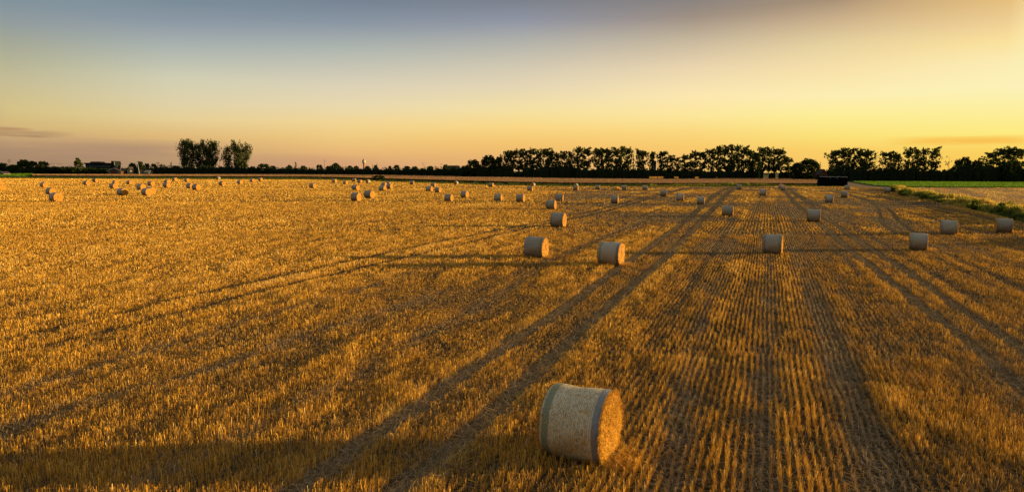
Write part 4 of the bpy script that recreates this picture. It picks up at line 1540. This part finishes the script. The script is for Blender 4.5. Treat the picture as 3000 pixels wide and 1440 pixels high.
# the dark understorey: hedges that read as one mass
def hedge_mass(name, prof, base, depth, label, n_per_m=13.0, heart=True, thick=7.0, mat=M_leafd, size=0.9, tintm=0.35, lumps=0.38, seed=1):
    """prof: [(px, top row)]; leaves from the ground to that top, with a lumpy upper line."""
    g = np.random.default_rng(seed)
    P = [at_depth(px, t, depth) for px, t in prof]
    VV = []
    TT = []
    core = MB()
    for a, b in zip(P[:-1], P[1:]):
        n_ = int(abs(b.x - a.x) * n_per_m)
        if n_ < 4:
            continue
        t_ = g.random(n_)
        X = a.x + (b.x - a.x) * t_
        H = a.z + (b.z - a.z) * t_
        H = H * (1 + lumps * (fbm(X / 5.0, X * 0 + seed, seed) - 0.55) * 2 + 0.12 * (vnoise(X / 1.7, X * 0, seed + 5) - 0.5))
        Z = H * g.uniform(0.0, 1.0, n_) ** 0.55
        Y = depth + g.uniform(-0.5, 0.5, n_) * thick * (1 - 0.5 * Z / np.maximum(H, 0.1))
        c3 = np.stack([X, Y, Z], 1)
        VV.append(leaf_cloud(g, c3, np.full(n_, 0.5), 3, size, 0.8))
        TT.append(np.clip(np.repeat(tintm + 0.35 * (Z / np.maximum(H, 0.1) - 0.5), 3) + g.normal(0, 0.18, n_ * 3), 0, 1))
        # twiggy, opaque heart
        xs = np.arange(min(a.x, b.x), max(a.x, b.x), 2.2)
        for x_ in xs:
            if not heart and g.random() < 0.6:
                continue
            f = (x_ - a.x) / (b.x - a.x)
            h_ = (a.z + (b.z - a.z) * f) * (0.70 + 0.22 * g.random())
            w0 = g.uniform(1.6, 2.6)
            dd = depth + g.uniform(-0.8, 0.8)
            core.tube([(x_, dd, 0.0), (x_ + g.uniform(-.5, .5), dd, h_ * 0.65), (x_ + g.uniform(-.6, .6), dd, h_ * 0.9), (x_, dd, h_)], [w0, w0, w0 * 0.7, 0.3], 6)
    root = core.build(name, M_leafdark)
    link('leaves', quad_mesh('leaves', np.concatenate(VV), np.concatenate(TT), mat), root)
    tag(root, label, 'hedge', kind='stuff')
    return root


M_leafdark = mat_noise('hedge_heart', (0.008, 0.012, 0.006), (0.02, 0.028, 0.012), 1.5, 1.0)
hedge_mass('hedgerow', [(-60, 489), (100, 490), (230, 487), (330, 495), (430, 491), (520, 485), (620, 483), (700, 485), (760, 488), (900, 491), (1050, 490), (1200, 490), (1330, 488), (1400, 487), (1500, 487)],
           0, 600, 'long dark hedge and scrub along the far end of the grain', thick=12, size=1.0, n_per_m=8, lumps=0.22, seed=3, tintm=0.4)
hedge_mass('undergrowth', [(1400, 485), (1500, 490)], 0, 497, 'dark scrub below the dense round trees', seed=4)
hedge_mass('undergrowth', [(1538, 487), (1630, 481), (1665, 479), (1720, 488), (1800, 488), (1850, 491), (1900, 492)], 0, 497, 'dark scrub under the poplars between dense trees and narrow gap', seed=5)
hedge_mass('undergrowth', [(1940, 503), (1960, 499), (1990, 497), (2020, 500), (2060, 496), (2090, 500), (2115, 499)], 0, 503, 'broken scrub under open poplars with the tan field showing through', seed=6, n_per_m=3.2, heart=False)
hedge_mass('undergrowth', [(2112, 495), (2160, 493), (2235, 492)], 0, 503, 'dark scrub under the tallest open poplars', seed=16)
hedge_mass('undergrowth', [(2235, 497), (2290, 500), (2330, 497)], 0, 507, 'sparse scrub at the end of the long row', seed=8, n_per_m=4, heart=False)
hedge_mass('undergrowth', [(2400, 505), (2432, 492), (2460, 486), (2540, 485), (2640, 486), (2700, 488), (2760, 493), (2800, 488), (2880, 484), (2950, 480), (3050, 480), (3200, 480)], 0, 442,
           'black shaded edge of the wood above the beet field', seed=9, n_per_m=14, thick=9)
hedge_mass('far_scrub', [(1860, 494), (1960, 493), (2120, 497)], 0, 720, 'distant low scrub behind the narrow gap of the row', seed=12, n_per_m=4, size=1.2, tintm=0.6)
hedge_mass('sunlit_scrub', [(1497, 498), (1540, 499)], 0, 520, 'bright green scrub glimpsed behind trunks of the row', seed=10, mat=M_beet, tintm=0.5, n_per_m=6)

# tan field far behind the row, seen between its trunks
ff = [(at_depth(1880, 500, 540).x, 540), (at_depth(2135, 500, 540).x, 540), (at_depth(2150, 500, 700).x, 700), (at_depth(1870, 500, 700).x, 700)]
X, Y = rand_in(ff, 16000)
V = blades(X, Y, np.zeros(len(X)), rng.uniform(0.15, 0.4, len(X)), np.full(len(X), 0.7), np.abs(rng.normal(0, 0.2, len(X))))
tag(link('far_stubble', quad_mesh('far_stubble', V, np.clip(rng.normal(0.40, 0.15, len(X)), 0, 1), M_stub)), 'tan stubble field glimpsed between the trunks of the row', 'stubble', kind='stuff')

# skyline trees of the village side
GS = 'trees on the village skyline'
for px, top, hw, kd, dep, lab in [
    (8, 475, 14, 'round', 600, 'dark round tree cut by the picture edge above the small lit house'),
    (68, 466, 15, 'round', 610, 'high-domed tree on the skyline next to the lattice mast'),
    (96, 470, 14, 'round', 605, 'dome-shaped skyline tree, second after the lattice mast'),
    (125, 471, 15, 'round', 600, 'lighter green skyline tree before the crane'),
    (40, 481, 13, 'round', 600, 'low round tree under the lattice mast'),
    (160, 487, 17, 'round', 600, 'low wide tree under the distant crane'),
    (190, 488, 15, 'round', 598, 'low tree between crane and conifer'),
    (227, 461, 20, 'cone', 590, 'conifer with layered branches beside the long glass building'),
    (270, 492, 12, 'round', 592, 'yellow-green tree in front of the long glass building'),
    (300, 494, 11, 'round', 592, 'darker small tree in front of the long glass building'),
    (388, 475, 10, 'round', 640, 'round tree just before the leaning white pole'),
    (410, 471, 8, 'round', 640, 'narrow dark tree just after the leaning white pole'),
    (430, 477, 9, 'round', 650, 'loose-crowned tree between leaning pole and crossbar mast'),
    (450, 478, 9, 'round', 650, 'low tree touching the crossbar mast'),
    (475, 480, 9, 'round', 650, 'greyish tree behind the pale lamp pole'),
    (500, 472, 3.4, 'thumb', 640, 'slim pointed tree on the skyline'),
    (515, 484, 10, 'round', 620, 'light green tree in front of the copse edge'),
    (740, 486, 10, 'round', 600, 'low round tree right after the copse'.replace('right ', 'just ')),
    (772, 478, 17, 'round', 600, 'broad domed tree on the skyline past the copse'),
    (799, 484, 9, 'round', 610, 'small dark dome behind the broad domed tree'),
    (847, 481, 9, 'round', 610, 'pale green round tree before the thumb shaped one'),
    (866, 472, 5.2, 'thumb', 615, 'thumb shaped dark tree sticking up from the skyline'),
    (888, 484, 9, 'round', 620, 'low tree after the thumb shaped one'),
    (935, 481, 9, 'round', 620, 'small dark tree between thumb shaped tree and thin mast'),
    (962, 485, 8, 'round', 620, 'small tree at the foot of the thin mast'),
    (982, 475, 14, 'round', 620, 'wide dark tree beside the thin mast'),
    (1026, 484, 9, 'round', 640, 'dark small tree before the water tower'),
    (1043, 484, 8, 'round', 640, 'second small tree before the water tower'),
    (1076, 485, 8, 'round', 660, 'small tree just past the water tower'),
    (1092, 478, 1.6, 'thumb', 660, 'very thin cypress after the water tower'),
    (1100, 481, 7, 'round', 660, 'tree between the two thin cypresses'),
    (1104, 476, 1.8, 'thumb', 655, 'second thin cypress after the water tower'),
    (1142, 484, 5, 'round', 660, 'small pointed tree below the faint far crane'),
    (1162, 482, 9, 'round', 660, 'dark dome midway between the cypresses and the jib crane'),
    (1192, 485, 10, 'round', 660, 'low flat tree before the jib crane'),
    (1215, 485, 10, 'round', 660, 'low tree at the foot of the jib crane'),
    (1262, 485, 8, 'round', 660, 'low dark tree after the jib crane'),
    (1305, 480, 9, 'round', 640, 'dark tree beside the roofs and small aerial'),
    (1346, 484, 4, 'thumb', 600, 'little pointed tree between roofs and the long row'),
]:
    tree('skyline_tree', kd, px, top, hw, dep, lab, group=GS)

# ------------------------------------------------------------------ buildings and masts
M_wall = mat_noise('pale_render', (0.26, 0.22, 0.17), (0.34, 0.29, 0.22), 0.8, 0.9)
M_brick = mat_noise('brick', (0.09, 0.04, 0.028), (0.15, 0.07, 0.045), 3.0, 0.9)
M_roof = mat_noise('roof_tiles', (0.035, 0.03, 0.03), (0.07, 0.055, 0.05), 1.2, 0.9)
M_roofr = mat_noise('red_roof_tiles', (0.16, 0.08, 0.05), (0.24, 0.12, 0.08), 1.2, 0.9)
M_trim = mat_noise('white_trim', (0.34, 0.33, 0.31), (0.42, 0.41, 0.39), 1.0, 0.7)
M_dark = mat_noise('dark_cladding', (0.010, 0.012, 0.012), (0.02, 0.023, 0.022), 1.0, 0.9)
M_metal = mat_noise('galvanised', (0.35, 0.34, 0.32), (0.5, 0.48, 0.45), 1.0, 0.6)
M_rust = mat_noise('rusty_steel', (0.16, 0.08, 0.05), (0.24, 0.13, 0.08), 1.0, 0.8)
M_conc = mat_noise('tower_brick', (0.34, 0.17, 0.10), (0.44, 0.24, 0.15), 0.6, 0.9)


def glass_mat():
    m, n, l = new_mat('window_glass')
    p = n.new('ShaderNodeBsdfPrincipled')
    p.inputs['Base Color'].default_value = (0.05, 0.07, 0.08, 1)
    p.inputs['Roughness'].default_value = 0.12
    return out_of(m, n, l, p.outputs[0])


M_glass = glass_mat()


def house(px, top, wpx, depth, label, wall, roof, name='house', ridge='x', wpane=True, chimney=False, trim=False, roof_frac=0.42):
    """A small house seen from far: walls, pitched roof, window, optional chimney."""
    p = at_depth(px, top, depth)
    w = wpx * depth / FPX
    h = p.z
    d = max(6.0, w * 0.7)
    hw_, eave = w / 2, h * (1 - roof_frac)
    e = empty(name, (p.x, p.y, 0))
    m_ = MB()
    if ridge == 'y':      # gable faces us
        m_.add([(-hw_, 0, 0), (hw_, 0, 0), (hw_, 0, eave), (0, 0, h - 0.15), (-hw_, 0, eave), (-hw_, d, 0), (hw_, d, 0), (hw_, d, eave), (0, d, h - 0.15), (-hw_, d, eave)],
               [(0, 1, 2, 3, 4), (9, 8, 7, 6, 5), (1, 6, 7, 2), (0, 4, 9, 5)])
    else:
        m_.box(-hw_, hw_, 0, d, 0, eave)
        m_.add([(-hw_, 0, eave), (-hw_, d, eave), (-hw_, d / 2, h - 0.15)], [(0, 2, 1)])
        m_.add([(hw_, 0, eave), (hw_, d, eave), (hw_, d / 2, h - 0.15)], [(0, 1, 2)])
    m_.build('wall', wall, e)
    m_ = MB()
    o_, t_ = 0.5, 0.22
    if ridge == 'y':
        for sx in (-1, 1):
            m_.add([(sx * (hw_ + o_), -o_, eave - 0.4), (0, -o_, h), (0, d + o_, h), (sx * (hw_ + o_), d + o_, eave - 0.4),
                    (sx * (hw_ + o_), -o_, eave - 0.4 + t_), (0, -o_, h + t_), (0, d + o_, h + t_), (sx * (hw_ + o_), d + o_, eave - 0.4 + t_)],
                   [(0, 1, 2, 3), (7, 6, 5, 4), (0, 4, 5, 1), (3, 2, 6, 7), (0, 3, 7, 4)])
    else:
        for sy in (-1, 1):
            y0 = d / 2 + sy * (d / 2 + o_)
            m_.add([(-hw_ - o_, y0, eave - 0.3), (hw_ + o_, y0, eave - 0.3), (hw_ + o_, d / 2, h), (-hw_ - o_, d / 2, h),
                    (-hw_ - o_, y0, eave - 0.3 + t_), (hw_ + o_, y0, eave - 0.3 + t_), (hw_ + o_, d / 2, h + t_), (-hw_ - o_, d / 2, h + t_)],
                   [(0, 1, 2, 3), (7, 6, 5, 4), (0, 4, 5, 1), (1, 5, 6, 2), (0, 3, 7, 4)])
    rf = m_.build('roof', roof, e)
    if chimney:
        m_ = MB()
        m_.box(hw_ * 0.55, hw_ * 0.55 + 0.9, d * 0.3, d * 0.3 + 0.9, eave, h + 0.9)
        m_.build('chimney', wall, rf)
    if trim:
        m_ = MB()
        for sx in (-1, 1):
            m_.add([(sx * (hw_ + o_), -o_ - 0.12, eave - 0.45), (0, -o_ - 0.12, h + 0.02), (0, -o_ - 0.12, h + 0.5), (sx * (hw_ + o_), -o_ - 0.12, eave + 0.05),
                    (sx * (hw_ + o_), -o_ - 0.02, eave - 0.45), (0, -o_ - 0.02, h + 0.02), (0, -o_ - 0.02, h + 0.5), (sx * (hw_ + o_), -o_ - 0.02, eave + 0.05)],
                   [(0, 1, 2, 3), (7, 6, 5, 4), (3, 2, 6, 7), (0, 4, 5, 1)])
        m_.build('barge_board', M_trim, rf)
    if wpane:
        for q in (-0.45, 0.25):
            m_ = MB()
            x0 = q * w
            m_.box(x0, x0 + w * 0.17, -0.10, -0.003, eave * 0.3, eave * 0.3 + 1.4)
            fr = m_.build('window', M_trim, e)
            m_ = MB()
            m_.box(x0 + 0.15, x0 + w * 0.17 - 0.15, -0.13, -0.103, eave * 0.3 + 0.15, eave * 0.3 + 1.25)
            m_.build('pane', M_glass, fr)
    tag(e, label, 'house')
    return e


house(334, 493.5, 38, 585, 'white-trimmed gabled house below the long glass building', M_brick, M_roof, ridge='y', trim=True, chimney=True)
house(376, 489, 9, 590, 'narrow cream house catching the sun near the gabled one', M_wall, M_roof, ridge='y')
house(411, 497, 15, 595, 'house with a steep pale sunlit roof under the leaning pole', M_wall, M_roofr, ridge='y')
house(429, 499, 13, 590, 'low cream house glowing in the sun beside the steep roofed one', M_wall, M_wall)
house(490, 498, 8, 600, 'small grey shed between the crossbar mast and the copse', M_metal, M_metal, wpane=False)
house(550, 499, 10, 612, 'cream house seen through the copse trunks', M_wall, M_roofr)
house(3, 503, 16, 480, 'house corner with bright barge board cut by the picture edge', M_wall, M_roof, ridge='y', trim=True)
house(1328, 485, 30, 900, 'long low roof on the skyline with end chimney before the long row', M_wall, M_roof, chimney=True, wpane=False)
house(1258, 488, 12, 900, 'small roof on the skyline after the jib crane', M_wall, M_roof, chimney=True, wpane=False)
house(2414, 496, 24, 440, 'brick house with white window behind the black stack', M_brick, M_roof, ridge='y')

# long glass building
p = at_depth(288, 477, 640)
w = 76 * 640 / FPX
e = empty('glass_building', (p.x, p.y, 0))
m_ = MB()
m_.box(-w / 2, w / 2, 0, 14, 0, p.z - 1.2)
m_.build('wall', M_dark, e)
m_ = MB()
m_.box(-w / 2 - 0.8, w / 2 + 0.8, -1.2, 15, p.z - 1.2 + 0.003, p.z)
rf = m_.build('roof', M_dark, e)
m_ = MB()
zt = at_depth(288, 473, 640).z
m_.add([(-w * 0.40, 2, p.z + .003), (w * 0.06, 2, p.z + .003), (w * 0.0, 3, zt), (-w * 0.34, 3, zt), (-w * 0.40, 10, p.z + .003), (w * 0.06, 10, p.z + .003), (w * 0.0, 9, zt), (-w * 0.34, 9, zt)],
       [(0, 1, 2, 3), (5, 4, 7, 6), (3, 2, 6, 7), (1, 5, 6, 2), (0, 3, 7, 4)])
m_.build('roof_hall', M_roof, rf)
m_ = MB()
zs = at_depth(328, 471.5, 640).z
m_.box(w / 2 + 0.9, w / 2 + 3.0, -2, 10, 0, zs)
m_.build('end_slab', M_dark, e)
for k in range(16):
    m_ = MB()
    x0 = -w / 2 + 0.4 + k * (w - 0.8) / 16
    m_.box(x0, x0 + (w - 0.8) / 16 - 0.35, -0.12, -0.003, p.z - 4.2, p.z - 1.7)
    m_.build('window', M_glass, e)
m_ = MB()
m_.box(-w / 2, w / 2, -0.3, -0.003, p.z - 6.0, p.z - 5.6)
m_.build('ledge', M_metal, e)
tag(e, 'long flat-roofed modern building with a glazed upper floor on the skyline', 'building')

# water tower
d = 1150
p = at_depth(1066, 465, d)
zh, zn = at_depth(1066, 468.5, d).z, at_depth(1066, 478, d).z
e = empty('water_tower', (p.x, p.y, 0))
m_ = MB()
m_.tube([(0, 0, 0), (0, 0, zn - 1.5), (0, 0, zn)], [1.9, 1.6, 2.0], 12)
m_.build('shaft', M_conc, e)
m_ = MB()
m_.tube([(0, 0, zn + .003), (0, 0, zn + 0.8), (0, 0, zh - 0.6), (0, 0, zh)], [2.1, 3.0, 3.0, 1.9], 14)
tk = m_.build('tank', mat_noise('pale_tank', (0.5, 0.42, 0.3), (0.62, 0.52, 0.38), 0.5, 0.8), e)
m_ = MB()
m_.tube([(-0.8, 0, zh + .003), (-0.8, 0, p.z)], [0.9, 0.35], 6)
m_.build('turret', M_roof, tk)
tag(e, 'brick water tower with a pale round tank on the skyline', 'water tower')

# distant grey tower block behind the narrow gap
p = at_depth(1917, 471, 1500)
e = empty('tower_block', (p.x, p.y, 0))
m_ = MB()
m_.box(-4.5, 4.5, 0, 9, 0, p.z)
M_block = mat_noise('grey_facade', (0.10, 0.10, 0.12), (0.15, 0.15, 0.17), 0.3, 0.9)
m_.build('wall', M_block, e)
m_ = MB()
m_.box(-2.5, 1.0, 2, 6, p.z + .003, p.z + 2.2)
m_.build('roof_box', M_block, e)
tag(e, 'hazy grey tower block seen through the narrow gap in the row', 'building')


def pole(name, px, top, px2, base_row, depth, r, mat, label, arms=(), cat='mast'):
    a = at_depth(px, top, depth)
    b = at_depth(px2, base_row, depth)
    k = b.z / max(1e-3, (a.z - b.z))
    foot = Vector((b.x + (b.x - a.x) * k, b.y, 0))
    e = empty(name, foot)
    m_ = MB()
    m_.tube([(0, 0, 0), (a.x - foot.x, 0, a.z)], [r * 1.3, r], 5)
    m_.build('pole', mat, e)
    for (fz, half) in arms:
        m_ = MB()
        m_.tube([((a.x - foot.x) * fz - half, 0, a.z * fz), ((a.x - foot.x) * fz + half, 0, a.z * fz)], [r * 0.8, r * 0.8], 4)
        m_.build('crossbar', mat, e)
    tag(e, label, cat)
    return e


pole('utility_mast', 951, 469, 951, 488, 640, 0.16, M_rust, 'thin mast with a short crossbar beside the wide dark tree', ((0.985, 1.1),))
pole('leaning_pole', 402, 473, 406, 495, 585, 0.2, M_trim, 'leaning white pole above the steep pale roof', ((0.99, 1.4),), 'pole')
pole('crossbar_mast', 463, 476, 463, 486, 600, 0.30, M_rust, 'rusty mast with two crossbars on the village skyline', ((0.99, 2.1), (0.86, 1.2)))
pole('lamp_pole', 477, 480, 478, 491, 600, 0.18, M_trim, 'pale pole before greyish trees near the copse', (), 'pole')
pole('thin_pole', 335, 471, 336, 484, 640, 0.16, M_metal, 'thin grey pole beside the end slab of the glass building', ((0.99, 1.2),), 'pole')
pole('bare_pole', 1927, 446, 1927, 490, 503, 0.12, M_bark, 'bare dark pole standing in the narrow gap of the row', (), 'pole')
pole('aerial', 1293, 480, 1293, 488, 700, 0.14, M_rust, 'small aerial beside the skyline roofs', ((0.99, 1.6), (0.93, 0.9)))
e = pole('lattice_mast', 27, 467, 27, 482, 800, 0.25, M_rust, 'lattice power mast with three crossbars by the domed trees', ((0.99, 1.8), (0.90, 2.4), (0.80, 1.6)))
# cranes
a, b = at_depth(163, 478, 1400), at_depth(163, 492, 1400)
e = empty('tower_crane', (a.x, a.y, 0))
m_ = MB()
m_.tube([(0, 0, 0), (0, 0, a.z)], [0.5, 0.5], 4)
m_.build('mast', M_metal, e)
m_ = MB()
m_.tube([(-16, 0, a.z - 1.0), (14, 0, a.z - 1.4)], [0.35, 0.3], 4)
m_.build('jib', M_metal, e)
tag(e, 'faint tower crane with a long level jib on the skyline', 'crane')
a, b = at_depth(1236, 476, 900), at_depth(1246, 490, 900)
e = empty('jib_crane', (b.x, b.y, 0))
m_ = MB()
m_.tube([(0, 0, 0), (0, 0, b.z - 1)], [0.7, 0.5], 4)
m_.build('mast', M_rust, e)
m_ = MB()
m_.tube([(0, 0, b.z - 1), (a.x - b.x, 0, a.z)], [0.35, 0.18], 4)
m_.tube([(a.x - b.x, 0, a.z), (a.x - b.x + 3.6, 0, a.z)], [0.12, 0.10], 4)
m_.build('jib', M_rust, e)
tag(e, 'small crane with a raised slanting jib on the skyline', 'crane')

# black stack at the end of the grain
pa, pb = at(2405, 545.5), at(2478, 545.5)
zt = at_depth(2440, 516.3, pa.y).z
w = pb.x - pa.x
e = empty('black_stack', ((pa.x + pb.x) / 2, (pa.y + pb.y) / 2, 0))
M_tarp = mat_noise('black_sheeting', (0.002, 0.002, 0.003), (0.004, 0.004, 0.005), 1.2, 0.95)
M_tarpt = mat_noise('pale_sheet_edge', (0.30, 0.29, 0.27), (0.45, 0.43, 0.40), 1.2, 0.6)
m_ = MB()
i_ = 0.35
nseg = 12
top = []
for k in range(nseg + 1):
    x_ = -w / 2 + i_ + (w - 0.6) * k / nseg
    zz = zt - 0.25 + 0.10 * math.sin(k * 1.7) - (0.25 if k == nseg else 0)
    top.append((x_, zz))
vs, fs = [], []
for k, (x_, zz) in enumerate(top):
    xb = -w / 2 + (w - 0.1) * k / nseg
    vs += [(xb, 0, 0), (x_, 0.12, zz), (x_, 2.2, zz), (xb, 2.4, 0)]
for k in range(nseg):
    a_, b_ = 4 * k, 4 * (k + 1)
    fs += [(a_, b_, b_ + 1, a_ + 1), (a_ + 1, b_ + 1, b_ + 2, a_ + 2), (a_ + 2, b_ + 2, b_ + 3, a_ + 3)]
fs += [(0, 1, 2, 3), (4 * nseg + 3, 4 * nseg + 2, 4 * nseg + 1, 4 * nseg)]
m_.add(vs, fs)
m_.build('cover', M_tarp, e)
m_ = MB()
for k in range(nseg):
    (x0, z0), (x1, z1) = top[k], top[k + 1]
    m_.tube([(x0, 0.10, z0 + 0.03), (x1, 0.10, z1 + 0.03)], [0.10, 0.12], 5)
m_.build('top_edge', M_tarpt, e)
for q in (-0.13, 0.11):
    m_ = MB()
    m_.box(q * w, q * w + 0.12, -0.04, 0.09, zt - 1.0, zt - 0.2)
    m_.build('strap', M_tarpt, e)
tag(e, 'long black sheeted stack with a pale top edge at the end of the grain', 'covered stack')

# white marker post in the verge
p = at(1388, 540.5)
e = empty('marker_post', (p.x, p.y, 0))
m_ = MB()
m_.box(-0.12, 0.12, -0.06, 0.06, 0, 0.75)
m_.build('post', M_trim, e)
m_ = MB()
m_.box(-0.14, 0.14, -0.08, 0.08, 0.753, 0.86)
m_.build('cap', M_trim, e)
tag(e, 'short white marker post in the grass at the crop edge', 'post')
